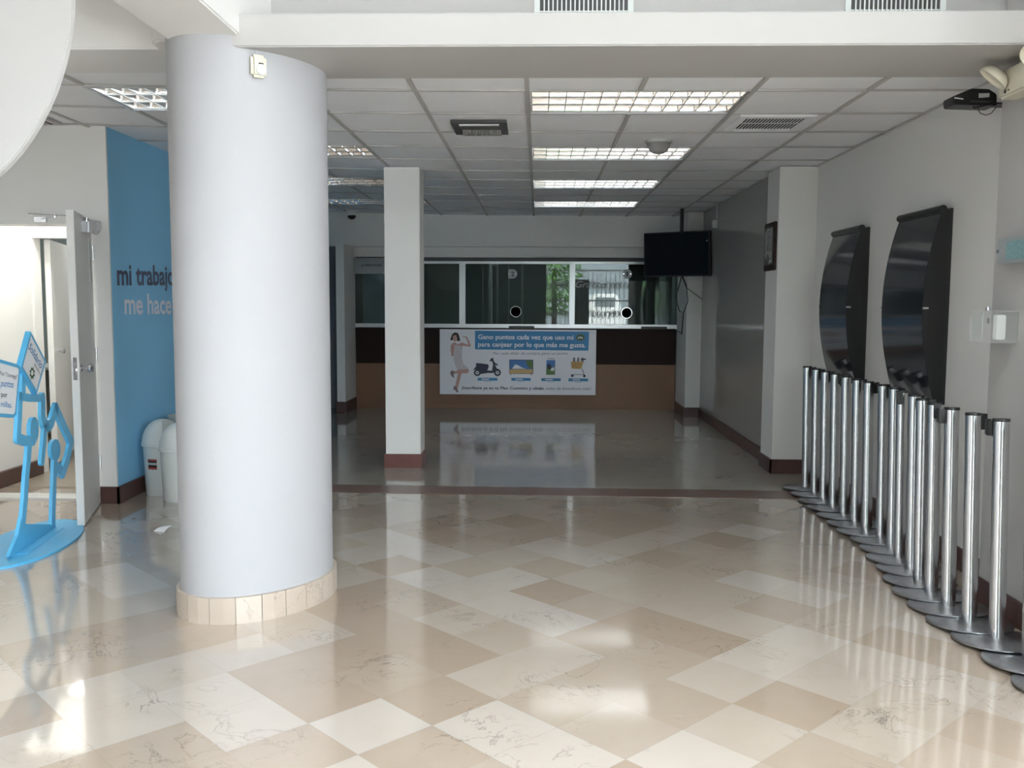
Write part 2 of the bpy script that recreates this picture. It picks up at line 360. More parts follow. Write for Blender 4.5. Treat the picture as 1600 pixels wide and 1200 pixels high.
# ---- walls
def wall(name, boxes, mat, label, cat='wall'):
    b = MB()
    for q in boxes: b.box(*q)
    return struct(name, b, mat, label, cat)
wall('wall_right', [(2.28, 2.5, 4.42, 7.75, 0, CEIL)], M['white'], 'white right wall behind the row of queue stanchions')
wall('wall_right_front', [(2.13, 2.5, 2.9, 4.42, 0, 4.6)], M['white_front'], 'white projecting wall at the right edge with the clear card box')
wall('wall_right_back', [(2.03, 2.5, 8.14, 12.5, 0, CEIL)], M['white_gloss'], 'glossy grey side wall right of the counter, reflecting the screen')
wall('pillar_right', [(1.97, 2.5, 7.75, 8.14, 0, CEIL)], M['white'], 'white right pilaster with a small picture on its side', 'pilaster')
wall('pillar_corner_right', [(1.845, 2.03, 11.6, 12.4, 0, CEIL)], M['white'], 'narrow white pilaster right of the teller counter under the screen', 'pilaster')
wall('pillar_corner_left', [(-2.56, -2.455, 11.7, 12.4, 0, 2.15)], M['white'], 'narrow grey pilaster left of the teller counter', 'pilaster')
wall('wall_left', [(-3.07, -2.95, 6.352, 12.5, 0, 2.62)], [M['blue_wall']], 'blue side wall with large lettering left of the column')
wall('wall_door', [(-3.075, -2.951, 6.335, 6.55, 0, 2.64), (-7, -4.05, 6.335, 6.55, 0, 2.64), (-4.05, -3.075, 6.335, 6.55, 1.945, 2.64)], M['white'], 'white wall around the open office door at the left')
wall('wall_hall_right', [(3.4, 3.5, -4.0, -1.5, 0, 4.6), (3.4, 3.5, .1, 2.9, 0, 4.6), (3.4, 3.5, -1.5, .1, 0, .4), (3.4, 3.5, -1.5, .1, 2.9, 4.6), (2.13, 3.5, 2.85, 2.95, 0, 4.6)], M['white'], 'side wall of the entrance hall to the right of the viewer')  # window opening added out of view to light the column from the right
wall('wall_hall_left', [(-7.2, -7, -4.0, 10.7, 0, 4.6)], M['white'], 'far left wall of the front hall outside the picture')
wall('wall_back_upper', [(-2.95, 2.03, 12.17, 12.45, 2.15, CEIL+.06), (-2.56, 2.03, 12.33, 12.5, 2.02, 2.15)], M['white'], 'white bulkhead above the teller windows')
wall('wall_back_lintel', [(-2.47, 1.93, 12.42, 12.5, 1.968, 2.02)], M['dark_metal'], 'dark strip for the shaded recess above the teller window frame')  # dark colour stands in for the shade in the slot
wall('door_3', [(-2.95, -2.56, 12.25, 12.33, 0, 2.15)], M['door_grey'], 'dark grey door in the recess left of the counter', 'door')
wall('wall_booth', [(-2.95, 2.4, 15.0, 15.1, 0, 2.6), (-2.95, 2.4, 12.5, 15.1, 2.55, 2.65), (-2.95, -2.85, 12.5, 15.1, 0, 2.6), (2.3, 2.4, 12.5, 15.1, 0, 2.6)], M['booth'], 'dark back walls of the teller booth behind the glass')
wall('floor_booth', [(-2.95, 2.4, 12.5, 15.1, -.1, 0)], M['booth'], 'dark floor of the teller booth', 'floor')

# baseboards
def baseb(name, segs, label, hgt=.12):
    b = MB()
    for q in segs: b.box(*q, 0, hgt)
    return struct(name, b, M['base_dark'], label, 'baseboard', bevel=.004)
baseb('baseboard_right', [(2.262, 2.28, 4.42, 7.735)], 'dark baseboard along the right wall behind the stanchions')
baseb('baseboard_right_front', [(2.116, 2.13, 2.9, 4.42)], 'dark baseboard on the projecting wall at the right edge')
baseb('baseboard_pilaster', [(1.952, 2.28, 7.733, 7.75), (1.952, 1.97, 7.733, 8.14)], 'dark baseboard wrapping the right pilaster')
baseb('baseboard_right_back', [(2.012, 2.03, 8.14, 11.6)], 'dark baseboard along the glossy rear right wall')
baseb('baseboard_corner_right', [(1.83, 2.03, 11.583, 11.6), (1.83, 1.845, 11.6, 12.36)], 'dark baseboard around the narrow pilaster right of the counter')
baseb('baseboard_corner_left', [(-2.57, -2.455, 11.685, 11.7), (-2.455, -2.44, 11.685, 12.36)], 'dark baseboard around the narrow pilaster left of the counter', .15)
baseb('baseboard_left', [(-3.09, -2.932, 6.318, 6.335), (-2.95, -2.932, 6.318, 12.2)], 'dark baseboard at the foot of the blue wall')
baseb('baseboard_office', [(-4.10, -4.06, 6.55, 7.42)], 'dark baseboard inside the corridor behind the open door')

# ---- ceiling of 0.6 m tiles on a T grid; openings where the fittings sit
GX, GY, T6 = -.0665, 5.0515, .6
b = MB(); holes = set()
for r in (0, 3, 6, 9):
    for c in (0, 1, -4, -3): holes.add((c, r))
for c in range(-12, 4):
    for r in range(-1, 12):
        if (c, r) in holes: continue
        x0, x1 = GX+T6*c, GX+T6*(c+1); y0, y1 = GY+T6*r, GY+T6*(r+1)
        y0 = max(y0, 4.72)
        if c == 3: x1 = 2.30
        dz = rnd.uniform(-.002, .002)
        za, zb = ceil_z(x0)+.010+dz, ceil_z(x1)+.010+dz
        b.add([(x0, y0, za), (x1, y0, zb), (x1, y1, zb), (x0, y1, za), (x0, y0, za+.02), (x1, y0, zb+.02), (x1, y1, zb+.02), (x0, y1, za+.02)],
              [(0, 3, 2, 1), (4, 5, 6, 7), (0, 1, 5, 4), (2, 3, 7, 6), (1, 2, 6, 5), (0, 4, 7, 3)])
ceiling = struct('ceiling', b, M['tile'], 'white suspended ceiling of square tiles', 'ceiling', origin=(0, 5, CEIL))
b = MB()
for c in range(-12, 5):
    x = min(GX+T6*c, 2.275); z = ceil_z(x); ya = 4.72
    cuts = [(GY+T6*r, GY+T6*(r+1)) for r in (0, 3, 6, 9)] if c in (1, -3) else []
    for y0, y1 in cuts + [(12.17, 12.17)]:
        b.box(x-.012, x+.012, ya, y0, z, z+.008); b.box(x-.002, x+.002, ya, y0, z+.008, z+.05); ya = y1
for r in range(0, 12):
    y = GY+T6*r
    for c in range(-12, 4):
        x0, x1 = GX+T6*c+.012, GX+T6*(c+1)-.012
        if c == 3: x1 = 2.275
        if (c, r) in holes and (c, r-1) in holes: continue
        za, zb = ceil_z(x0)+.002, ceil_z(x1)+.002
        b.add([(x0, y-.012, za), (x1, y-.012, zb), (x1, y+.012, zb), (x0, y+.012, za), (x0, y-.012, za+.006), (x1, y-.012, zb+.006), (x1, y+.012, zb+.006), (x0, y+.012, za+.006)],
              [(0, 3, 2, 1), (4, 5, 6, 7), (0, 1, 5, 4), (2, 3, 7, 6), (1, 2, 6, 5), (0, 4, 7, 3)])
struct('trim_2', b, M['tbar'], 'grey metal grid between the ceiling tiles', 'ceiling grid', origin=(0, 5, CEIL))
wall('ceiling_slab', [(-7.2, 2.5, 4.73, 12.5, 2.82, 2.95)], M['booth'], 'concrete slab above the ceiling tiles', 'ceiling')

# ---- beams and the upper hall
def prof_x(name, poly, x0, x1, mat, label):
    b = MB(); b.prism([(x0, y, z) for y, z in poly], (x1-x0, 0, 0)); return struct(name, b, mat, label, 'beam', bevel=.006)
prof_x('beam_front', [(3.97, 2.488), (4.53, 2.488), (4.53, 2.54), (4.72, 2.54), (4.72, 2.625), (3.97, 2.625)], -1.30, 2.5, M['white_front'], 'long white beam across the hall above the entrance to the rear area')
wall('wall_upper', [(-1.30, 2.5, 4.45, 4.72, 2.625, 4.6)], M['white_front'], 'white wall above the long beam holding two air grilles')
b = MB(); b.box(-1.60, -1.265, -3.9, 4.6, 2.537, 3.3)
struct('beam_depth', b, M['white'], 'white beam running toward the viewer from the top of the oval column', 'beam', bevel=.008)
# rounded bulkhead on the left of the column
b = MB(); b.box(-7.0, -1.62, 4.27, 4.72, 2.562, 4.56)
pr_ = [(-1.45, 4.45), (-1.72, 4.45), (-1.72, 4.19)] + [(-1.62-.10*math.cos(PI/2*k/5), 4.19-.10*math.sin(PI/2*k/5)) for k in range(1, 6)] + [(-1.45, 4.09)]
b.prism([(x, y, 2.548) for x, y in pr_], (0, 0, 2.0))
struct('wall_bulkhead_left', b, M['white'], 'white bulkhead with a rounded corner left of the oval column top', 'beam', bevel=.01)
# rounded hanging panel at the upper left
b = MB(); pts = []
for k in range(41):
    t = PI*k/40 ; c = on_y(-160+272*math.cos(t), -10+346*math.sin(t), 3.0); pts.append(c)
pts = [Vector((pts[0].x, 3.0, 4.6))] + pts + [Vector((pts[-1].x, 3.0, 4.6))]
b.prism(pts, (0, .03, 0))
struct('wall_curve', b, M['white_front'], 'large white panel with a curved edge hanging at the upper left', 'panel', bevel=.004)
wall('ceiling_hall', [(-7.2, -.6, -4.1, 4.6, 4.6, 4.75), (1.8, 3.5, -4.1, 4.6, 4.6, 4.75), (-.6, 1.8, -4.1, 1.2, 4.6, 4.75), (-.6, 1.8, 2.1, 4.6, 4.6, 4.75)], M['white'], 'high white ceiling of the front hall', 'ceiling')  # roof opening added out of view to light the floor
wall('wall_added_skylight', [(-.8, -.6, 1.0, 2.8, 4.75, 5.7), (1.8, 2.0, 1.0, 2.8, 4.75, 5.7), (-.6, 1.8, 1.0, 1.2, 4.75, 5.7), (-.6, 1.8, 2.1, 2.3, 4.75, 5.7)], M['door_grey'], 'grey well of an added, unseen skylight over the front hall', 'skylight')  # unseen well, added to keep the skylight's light off the beam
# entrance front behind the viewer: door opening, left opening added for light, solid elsewhere
wall('wall_front', [(-7.2, -6.0, -4.1, -3.95, 0, 4.6), (-6.0, -5.2, -4.1, -3.95, 3.0, 4.6), (-5.2, .24, -4.1, -3.95, 0, 4.6), (3.3, 3.5, -4.1, -3.95, 0, 4.6), (.24, 3.3, -4.1, -3.95, 3.3, 4.6), (.96, 1.06, -4.1, -4.0, 0, 3.3), (1.14, 1.57, -4.1, -4.03, 0, 2.14)], M['dark_metal'], 'dark entrance front behind the viewer')

# ---- oval column
CXY = Vector((-1.329, 4.315)); A_, B_, TH = .4136, .3108, 1.019
def ell(s, k=0.0, z=0):
    u, v = (A_-k)*math.cos(s), (B_-k)*math.sin(s); return Vector((CXY.x+u*math.cos(TH)-v*math.sin(TH), CXY.y+u*math.sin(TH)+v*math.cos(TH), z))
b = MB(); n = 96
rings = [[ell(2*PI*i/n, .0195, z) for i in range(n)] for z in (.05, 2.56)]
b.add(rings[0]+rings[1], [(i, (i+1) % n, n+(i+1) % n, n+i) for i in range(n)] + [tuple(range(n)), tuple(range(2*n-1, n-1, -1))])
col = struct('column', b, M['column_paint'], 'big white oval column standing in the front hall', 'column')
b = MB()
# skirting of separate flat marble slabs around the foot
N_ = 20; per = [ell(2*PI*i/720) for i in range(720)]
acc = [0]
for i in range(720): acc.append(acc[-1]+(per[(i+1) % 720]-per[i]).length)
def at_len(L):
    L %= acc[-1]
    lo = next(i for i in range(720) if acc[i+1] >= L); return 2*PI*(lo+(L-acc[lo])/(acc[lo+1]-acc[lo]))/720
for k in range(N_):
    s0, s1 = at_len(acc[-1]*k/N_+.0012), at_len(acc[-1]*(k+1)/N_-.0012); sm = at_len(acc[-1]*(k+.5)/N_)
    ins = [ell(s0), ell(sm), ell(s1), ell(s1, .024), ell(sm, .024), ell(s0, .024)]
    b.prism([Vector((p.x, p.y, 0)) for p in ins], (0, 0, .118))
obj('column_base', b, M['marble_base'], col, smooth=False)

# ---- square pillar
b = MB(); b.box(-1.305, -1.005, 7.86, 8.16, .11, CEIL+.012)
pil = struct('pillar', b, M['white'], 'square white pillar standing in front of the teller counter', 'pillar', bevel=.006)
b = MB(); b.box(-1.318, -.992, 7.842, 8.178, 0, .118); obj('pillar_base', b, pmat('red_marble_plinth', (.155, .058, .05), .4, noise=.25, nscale=12), pil, bevel=.004)

# ================================================================== OFFICE CORRIDOR behind the open door
wall('wall_corridor_left', [(-4.25, -4.10, 6.55, 7.42, 0, 2.6)], M['white'], 'lit white corridor wall behind the open door')
wall('wall_corridor_right', [(-3.09, -3.07, 6.55, 10.4, 0, 2.6)], M['white'], 'white right wall inside the lit corridor')
wall('wall_corridor_end', [(-4.25, -4.085, 7.42, 7.54, 0, 2.6), (-4.085, -3.35, 7.42, 7.54, 1.925, 2.6), (-3.35, -3.09, 7.42, 7.54, 0, 2.6)], M['white'], 'white inner wall with a second doorway behind the open door')
wall('wall_office', [(-7, -3.07, 10.4, 10.5, 0, 2.6)], M['wall_office'], 'grey-blue back wall of the office seen through two doorways')
wall('ceiling_office', [(-7, -3.07, 6.55, 10.5, 2.6, 2.7)], M['white'], 'ceiling of the lit office corridor', 'ceiling')
b = MB(); b.box(-4.05, -3.075, 6.43, 6.60, 0, .012); struct('trim_3', b, pmat('white_threshold', (.55, .55, .53), .5, noise=.2), 'white threshold strip in the open doorway', 'threshold')
# open door leaf
hx, hy, fx, fy = -3.062, 6.315, -2.848, 5.655
d_ = Vector((fx-hx, fy-hy, 0)).normalized(); nrm = Vector((-d_.y, d_.x, 0))   # nrm -> +X side
L_ = math.hypot(fx-hx, fy-hy)
def dm(x, y, z): return Vector((hx, hy, 0)) + d_*y + nrm*x + Vector((0, 0, z))
TD = Matrix(((nrm.x, d_.x, 0, hx), (nrm.y, d_.y, 0, hy), (0, 0, 1, 0), (0, 0, 0, 1)))
b = MB(); b.box(-.045, 0, 0, L_, .008, 1.975, T=TD)
leaf = struct('door_1', b, M['white'], 'white office door standing open toward the viewer', 'door', bevel=.003)
b = MB(); b.lathe([(.026, 0), (.026, .004), (.010, .012), (.010, .03), (.022, .036), (.03, .05), (.03, .062), (.018, .072), (0, .074)], dm(0, L_-.06, 1.0), 20, T=Matrix.Rotation(-math.atan2(nrm.x, nrm.y), 3, 'Z') @ Matrix.Rotation(-PI/2, 3, 'X'))
obj('knob', b, M['bright_steel'], leaf)
b = MB(); b.box(-.034, -.012, L_, L_+.003, .93, 1.07, T=TD); b.box(-.03, -.016, L_, L_+.012, .985, 1.0, T=TD); obj('latch_plate', b, M['bright_steel'], leaf)
b = MB(); b.box(0, .045, .25, .42, 1.86, 1.93, T=TD); b.cyl(dm(.02, .33, 1.93), dm(.02, .33, 1.96), .014); b.bar(dm(.02, .33, 1.965), dm(-.32, .36, 1.972), .018, .006)
obj('door_closer', b, M['bright_steel'], leaf, bevel=.004)
b = MB(); b.box(0, .006, .08, .16, 1.55, 1.84, T=TD); obj('hinge_plate', b, M['plastic_grey'], leaf)
b = MB()
for z in (.25, 1.0, 1.7): b.cyl(dm(.004, -.006, z), dm(.004, -.006, z+.1), .008, 12)
obj('hinge', b, M['bright_steel'], leaf)
b = MB(); b.box(-3.45, -3.37, 6.30, 6.335, 1.955, 1.99); b.bar((-3.41, 6.315, 1.975), (-3.25, 6.2, 1.985), .016, .006); b.cyl((-3.25, 6.2, 1.975), (-3.25, 6.2, 2.0), .012)
tag(obj('door_closer_bracket', b, M['bright_steel'], bevel=.002), 'small steel closer bracket on the wall above the open doorway', 'bracket')
# lamp head beside the door top
t = thing('alarm_strobe', 'small grey alarm lamp on the white wall right of the open door top', 'alarm lamp', (-3.02, 6.335, 1.9))
b = MB(); b.box(-3.045, -2.995, 6.27, 6.335, 1.90, 1.965); obj('body', b, M['alu'], t, bevel=.005)
b = MB(); b.lathe([(0, -.028), (.016, -.024), (.026, -.01), (.028, 0)], (-3.025, 6.30, 1.90), 18); obj('lens', b, M['dome'], t)
# second door
b = MB(); b.bar((-4.05, 7.58, .99), (-4.30, 8.35, .99), .045, 1.86, up=(0, 0, 1))
lf2 = struct('door_2', b, M['white'], 'inner white door standing open beyond the corridor', 'door')
b = MB(); b.lathe([(.012, 0), (.012, .03), (.026, .045), (.026, .06), (0, .07)], (-4.085, 7.74, 1.0), 14, T=Matrix.Rotation(PI/2, 3, 'Y')); obj('knob', b, M['bright_steel'], lf2)
t = thing('light_switch', 'white switch plate on the grey office wall seen through both doorways', 'light switch', (-4.9, 10.4, 1.2))
p = on_y(95, 490, 10.39); t.location = p
b = MB(); b.box(p.x-.09, p.x+.09, 10.385, 10.4, p.z-.15, p.z+.12); obj('plate', b, M['plastic_white'], t, bevel=.004)
for dx in (-.03, .02):
    b = MB(); b.box(p.x+dx-.012, p.x+dx+.012, 10.378, 10.386, p.z-.12, p.z+.09); obj('rocker', b, M['dark_metal'], t)
t = thing('desk', 'pale office desk seen through the doorway behind the open door', 'desk', (-4.5, 9.5, 0))
b = MB(); b.box(-5.3, -3.9, 9.2, 9.9, .72, .75); obj('desktop', b, M['plastic_white'], t, bevel=.004)
b = MB(); b.box(-5.3, -3.9, 9.8, 9.83, .1, .72); obj('modesty_panel', b, M['wall_office'], t)
for x in (-5.25, -3.95):
    b = MB(); b.box(x-.02, x+.02, 9.25, 9.85, 0, .72); obj('leg', b, M['plastic_grey'], t)
t = thing('office_chair', 'dark office chair in the room behind the open door', 'chair', (-4.05, 8.75, 0))
b = MB(); b.box(-4.27, -3.83, 8.53, 8.97, .43, .51); obj('seat', b, M['black'], t, bevel=.02)
b = MB(); b.box(-4.25, -3.85, 8.50, 8.56, .6, 1.02); obj('backrest', b, M['black'], t, bevel=.02)
b = MB(); b.bar((-4.05, 8.55, .44), (-4.05, 8.52, .7), .05, .02); b.cyl((-4.05, 8.75, .1), (-4.05, 8.75, .44), .03, 14); obj('post', b, M['bright_steel'], t)
b = MB()
for k in range(5):
    a = 2*PI*k/5; b.bar((-4.05, 8.75, .09), (-4.05+.28*math.cos(a), 8.75+.28*math.sin(a), .06), .05, .03)
    b.cyl((-4.05+.28*math.cos(a), 8.75-.012+.28*math.sin(a), .025), (-4.05+.28*math.cos(a), 8.75+.012+.28*math.sin(a), .025), .025, 12)
obj('star_base', b, M['black'], t)

# ---- lettering on the blue wall
t = thing('wall_lettering', 'slogan "mi trabajo me hace" on the blue wall', 'lettering', (-2.95, 6.42, 1.3))
fb = lambda x, y, dy: Vector((-2.9455, x, y+dy))
words('slogan_word', 'mi trabajo', fb, 6.43, 7.45, (1.533, 1.553), .150, M['slate'], t, bold=.022)
words('slogan_word', 'me hace', fb, 6.53, 7.375, (1.330, 1.322), .150, M['lila'], t, bold=.022)

# ================================================================== COUNTER AND TELLER WINDOWS
t = thing('teller_counter', 'brown wooden teller counter with a dark upper panel across the back', 'counter', (-.3, 12.4, 0))
b = MB(); b.box(-2.45, 1.835, 12.40, 12.5, 0, .62); obj('front_panel', b, M['wood'], t)
b = MB(); b.prism([(-2.45, y, z) for y, z in ((12.36, 1.06), (12.40, .6), (12.5, .6), (12.5, 1.06))], (4.285, 0, 0)); obj('upper_panel', b, M['wood_dark'], t)
b = MB(); b.box(-2.45, 1.835, 12.33, 12.75, 1.055, 1.078); obj('countertop', b, M['wood_dark'], t, bevel=.004)
b = MB(); b.box(-2.45, 1.835, 12.395, 12.42, 0, .05); obj('kickboard', b, M['wood'], t)
b = MB()
for z0, z1, y0 in ((1.083, 1.135, 12.38), (1.935, 1.968, 12.38)): b.box(-2.54, 1.93, y0, 12.46, z0, z1)
for x0, x1 in ((-2.54, -2.463), (-1.056, -.976), (.414, .486), (1.872, 1.93)): b.box(x0, x1, 12.385, 12.455, 1.135, 1.935)
win = struct('window_1', b, M['alu'], 'row of teller windows in aluminium frames above the counter', 'window', bevel=.004)
for x0, x1 in ((-2.463, -1.056), (-.976, .414), (.486, 1.872)):
    b = MB(); b.box(x0, x1, 12.415, 12.425, 1.135, 1.935); obj('pane', b, M['glass'], win)
# added pale strips: faint curtains at the middle, reflected streaks at the right
for k, (px, w) in enumerate(((766, .05), (777, .03), (795, .02), (816, .03), (1035, .09), (1052, .04))):
    p = on_y(px, 460, 13.4); b = MB(); b.box(p.x-w/2, p.x+w/2, 13.38, 13.42, .9, 1.98)
    o = obj('added_strip', b, M['curtain']); tag(o, ['pale added strip behind the middle glass pane, leftmost of four', 'thin pale added strip second from left behind the middle glass pane', 'thin added strip behind the pane left of the number two plate', 'thin added strip behind the pane below the number two plate', 'wide pale strip added for a reflected streak in the right pane beside the number one plate', 'narrow pale strip added for a reflected streak in the right pane under the screen'][k], 'post', 'pale strips added inside the teller booth')
b = MB(); b.box(-2.85, 2.3, 13.6, 14.2, .0, .85); tag(obj('booth_desk', b, M['booth']), 'dark desk inside the teller booth behind the glass', 'desk')
# number plates, speaker rings, trays
def num_plate(px, py, ch, flatleft, label):
    p = on_y(px, py, 12.405); t = thing('number_plate', label, 'sign', p, 'number plates on the teller glass')
    b = MB(); pts = []
    for k in range(24):
        a = 2*PI*k/24; x, z = .062*math.cos(a), .062*math.sin(a)
        if flatleft and x < 0: x = -.055; z = max(-.06, min(.06, z*1.3))
        pts.append((p.x+x, 12.395, p.z+z))
    if flatleft: pts = [(p.x-.058, 12.395, p.z+.06), (p.x-.058, 12.395, p.z-.06)] + [(p.x+.062*math.cos(a), 12.395, p.z+.062*math.sin(a)) for a in [(-PI/2+PI*k/12) for k in range(13)]]
    b.prism(pts, (0, .006, 0)); obj('plate', b, M['frost'], t)
    b = MB(); add_text(b, ch, lambda x, y, dy: Vector((p.x+x, 12.3935, p.z+y+dy)), -.017 if ch == '2' else -.012, .02 if ch == '2' else .01, -.032, .062, bold=.01); obj('digit', b, M['ink'], t, fix=False)
    for sx in (-.048, .045):
        b = MB(); b.cyl((p.x+sx, 12.388, p.z), (p.x+sx, 12.397, p.z), .008, 12); obj('standoff', b, M['bright_steel'], t)
num_plate(801, 428, '2', True, 'small grey plate with number 2 on the middle pane')
num_plate(980, 428, '1', False, 'small round grey plate with number 1 on the right pane')
for px, py, lab in ((806, 487, 'round white speaking ring in the middle teller pane'), (979, 489, 'round white speaking ring in the right teller pane')):
    p = on_y(px, py, 12.41); b = MB(); b.lathe([(.071+.008*math.cos(2*PI*k/10), .008*math.sin(2*PI*k/10)) for k in range(11)], p, 40, T=Matrix.Rotation(PI/2, 3, 'X')); 
    tag(obj('speaking_ring', b, M['bright_steel']), lab, 'ring', 'speaking rings in the teller glass')
for px, lab in ((815, 'black cash tray at the sill under the number 2 plate'), (1022, 'black cash tray at the sill under the screen')):
    p = on_y(px, 510, 12.36); b = MB(); b.box(p.x-.17, p.x+.17, 12.335, 12.38, 1.079, 1.112); tag(obj('cash_tray', b, M['black'], bevel=.004), lab, 'tray', 'cash trays on the counter')
p = on_y(899, 449, 12.41); q = on_y(937, 449, 12.41)
t = thing('glass_lettering', 'pale handwritten "Gracias" lettering on the right teller pane', 'lettering', p)
b = MB(); add_text(b, 'Gracias', lambda x, y, dy: Vector((x, 12.4115, y+dy)), p.x, q.x+.09, p.z, .085, shear=.35); obj('slogan_lettering', b, M['frost'], t, fix=False)
# preferential sign
p0, p1 = on_y(546, 403, 12.3), on_y(603, 428, 12.3)
t = thing('hanging_sign', 'translucent grey sign with dark word hung before the left teller pane', 'sign', ((p0.x+p1.x)/2, 12.3, p1.z))
b = MB(); b.box(p0.x, p1.x, 12.30, 12.308, p1.z, p0.z); obj('plate', b, M['frost'], t)
b = MB(); add_text(b, 'preferencial', lambda x, y, dy: Vector((x, 12.2985, y+dy)), p0.x+.16, p1.x-.06, p0.z-.11, .04, bold=.01); obj('lettering', b, M['ink'], t, fix=False)
for x in (p0.x+.08, p1.x-.04):
    b = MB(); b.cyl((x, 12.304, p0.z), (x, 12.304, 2.15), .0025, 6); obj('wire', b, M['alu'], t)
b = MB(); b.cyl((p1.x-.03, 12.293, p1.z+.012), (p1.x-.03, 12.301, p1.z+.012), .01, 12); obj('standoff', b, M['bright_steel'], t)

# ---- banner on the counter
BY = 12.325
def bz(x, y, dy=0):           # sheet coordinates of the banner artwork -> place
    p = on_y(680+x/6.154, 505+(y-dy)/6.154, BY-.0016); return p
t = thing('banner', 'white promotional banner with woman, scooter and shopping cart on the counter', 'banner', (-.27, BY, .19))
a0, a1 = on_y(687, 514.3, BY), on_y(930.5, 617.5, BY)
b = MB(); b.box(a0.x, a1.x, BY, BY+.012, a1.z, a0.z); obj('board', b, M['banner_white'], t)
def pp(poly, lift=0.0): return [bz(x, y) + Vector((0, -lift, 0)) for x, y in poly]
b = MB(); b.face(pp([(386, 72), (1477, 82), (1480, 88), (1474, 260), (1468, 264), (388, 252), (382, 246), (382, 78)])); obj('headline_panel', b, M['ink_blue'], t, fix=False)
fz = lambda x, y, dy: bz(x, y, dy) + Vector((0, -.001, 0))
words('headline_word', 'Gano puntos cada vez que uso mi', fz, 412, 1330, (152, 158), 44, M['print_white'], t, bold=.022); words('headline_word', 'para canjear por lo que más me gusta.', fz, 412, 1448, (224, 232), 44, M['print_white'], t, bold=.022)
words('script_word', 'Por cada dólar de compra gano un punto.', fz, 556, 1278, (302, 302), 26, M['ink_grey'], t, shear=.3)
words('call_word', '¡Inscríbete ya en tu Plan Conmigo y obtén', fz, 254, 1044, (634, 640), 28, M['ink'], t, bold=.02)
words('call_word', 'miles de beneficios más!', fz, 1058, 1502, (640, 642), 27, M['ink_grey'], t, shear=.32)
# badge
b = MB(); cxb, cyb = 1396, 137
pts = [(cxb+(50 if k % 2 else 38)*math.cos(2*PI*k/20), cyb+(40 if k % 2 else 30)*math.sin(2*PI*k/20)) for k in range(20)]
b.face([p+Vector((0, -.001, 0)) for p in pp(pts)], 0); b.face([p+Vector((0, -.002, 0)) for p in pp([(cxb+39*math.cos(2*PI*k/24), cyb+29*math.sin(2*PI*k/24)) for k in range(24)])], 1)
add_text(b, 'alia', lambda x, y, dy: bz(x, y, dy)+Vector((0, -.003, 0)), cxb-26, cxb+26, cyb+11, 24, 2, bold=.02)
obj('badge', b, [M['ink_grey'], M['green'], M['print_white']], t, fix=False)
# printed woman (sheet coordinates at 10 px per unit of the enlarged crop: x=(X-70)/10...)
def w(*pts): return [((x-70)/1.625+42, (y-75)/1.625+48) for x, y in pts]
b = MB()
def add_w(mi, lift, *pts): b.face(pp(w(*pts), lift), mi)
add_w(0, .0002, (285, 300), (330, 300), (335, 330), (420, 300), (520, 335), (500, 260), (470, 215), (430, 215), (440, 200), (495, 205), (530, 270), (560, 350), (545, 365), (430, 350), (425, 400), (300, 400), (290, 520), (255, 505), (240, 370), (250, 335))
add_w(0, .0002, (350, 710), (500, 690), (535, 745), (500, 780), (415, 780), (385, 900), (355, 1020), (325, 1020), (315, 980), (355, 780), (270, 795), (262, 750), (340, 745))
add_w(0, .0008, (278, 190), (330, 180), (345, 250), (315, 290), (280, 265))
add_w(1, .0005, (240, 245), (265, 170), (310, 140), (360, 155), (380, 210), (392, 270), (340, 280), (345, 230), (325, 195), (285, 200), (275, 265), (240, 262))
add_w(2, .0009, (300, 335), (425, 355), (420, 520), (440, 640), (525, 700), (500, 715), (350, 725), (310, 640), (285, 560), (305, 450))
add_w(3, .0007, (300, 975), (330, 990), (350, 1030), (368, 1075), (340, 1080), (310, 1035), (292, 1050), (288, 1000))
add_w(3, .0007, (235, 770), (255, 735), (300, 745), (290, 800), (300, 855), (262, 830), (246, 800))
obj('printed_woman', b, [M['skin'], M['hair'], M['dress'], M['shoe']], t, fix=False)
# scooter
b = MB()
def ring_poly(cx_, cy_2, r0, r1, mi, lift):
    n = 28
    for k in range(n):
        a, c = 2*PI*k/n, 2*PI*(k+1)/n
        b.face(pp(w((cx_+r1*math.cos(a), cy_2+r1*math.sin(a)), (cx_+r1*math.cos(c), cy_2+r1*math.sin(c)), (cx_+r0*math.cos(c), cy_2+r0*math.sin(c)), (cx_+r0*math.cos(a), cy_2+r0*math.sin(a))), lift), mi)
for cx_, cy_2 in ((660, 770), (975, 770)): ring_poly(cx_, cy_2, 26, 54, 0, .0006); ring_poly(cx_, cy_2, 1, 12, 0, .0006)
add_w(0, .0004, (640, 620), (720, 625), (830, 640), (838, 680), (815, 735), (890, 740), (905, 640), (890, 590), (850, 595), (870, 550), (905, 535), (910, 565), (930, 610), (980, 640), (975, 665), (940, 640), (960, 700), (1015, 725), (960, 740), (910, 775), (820, 775), (720, 790), (690, 800), (700, 740), (630, 720), (590, 735), (640, 670))
obj('printed_scooter', b, M['ink'], t, fix=False)
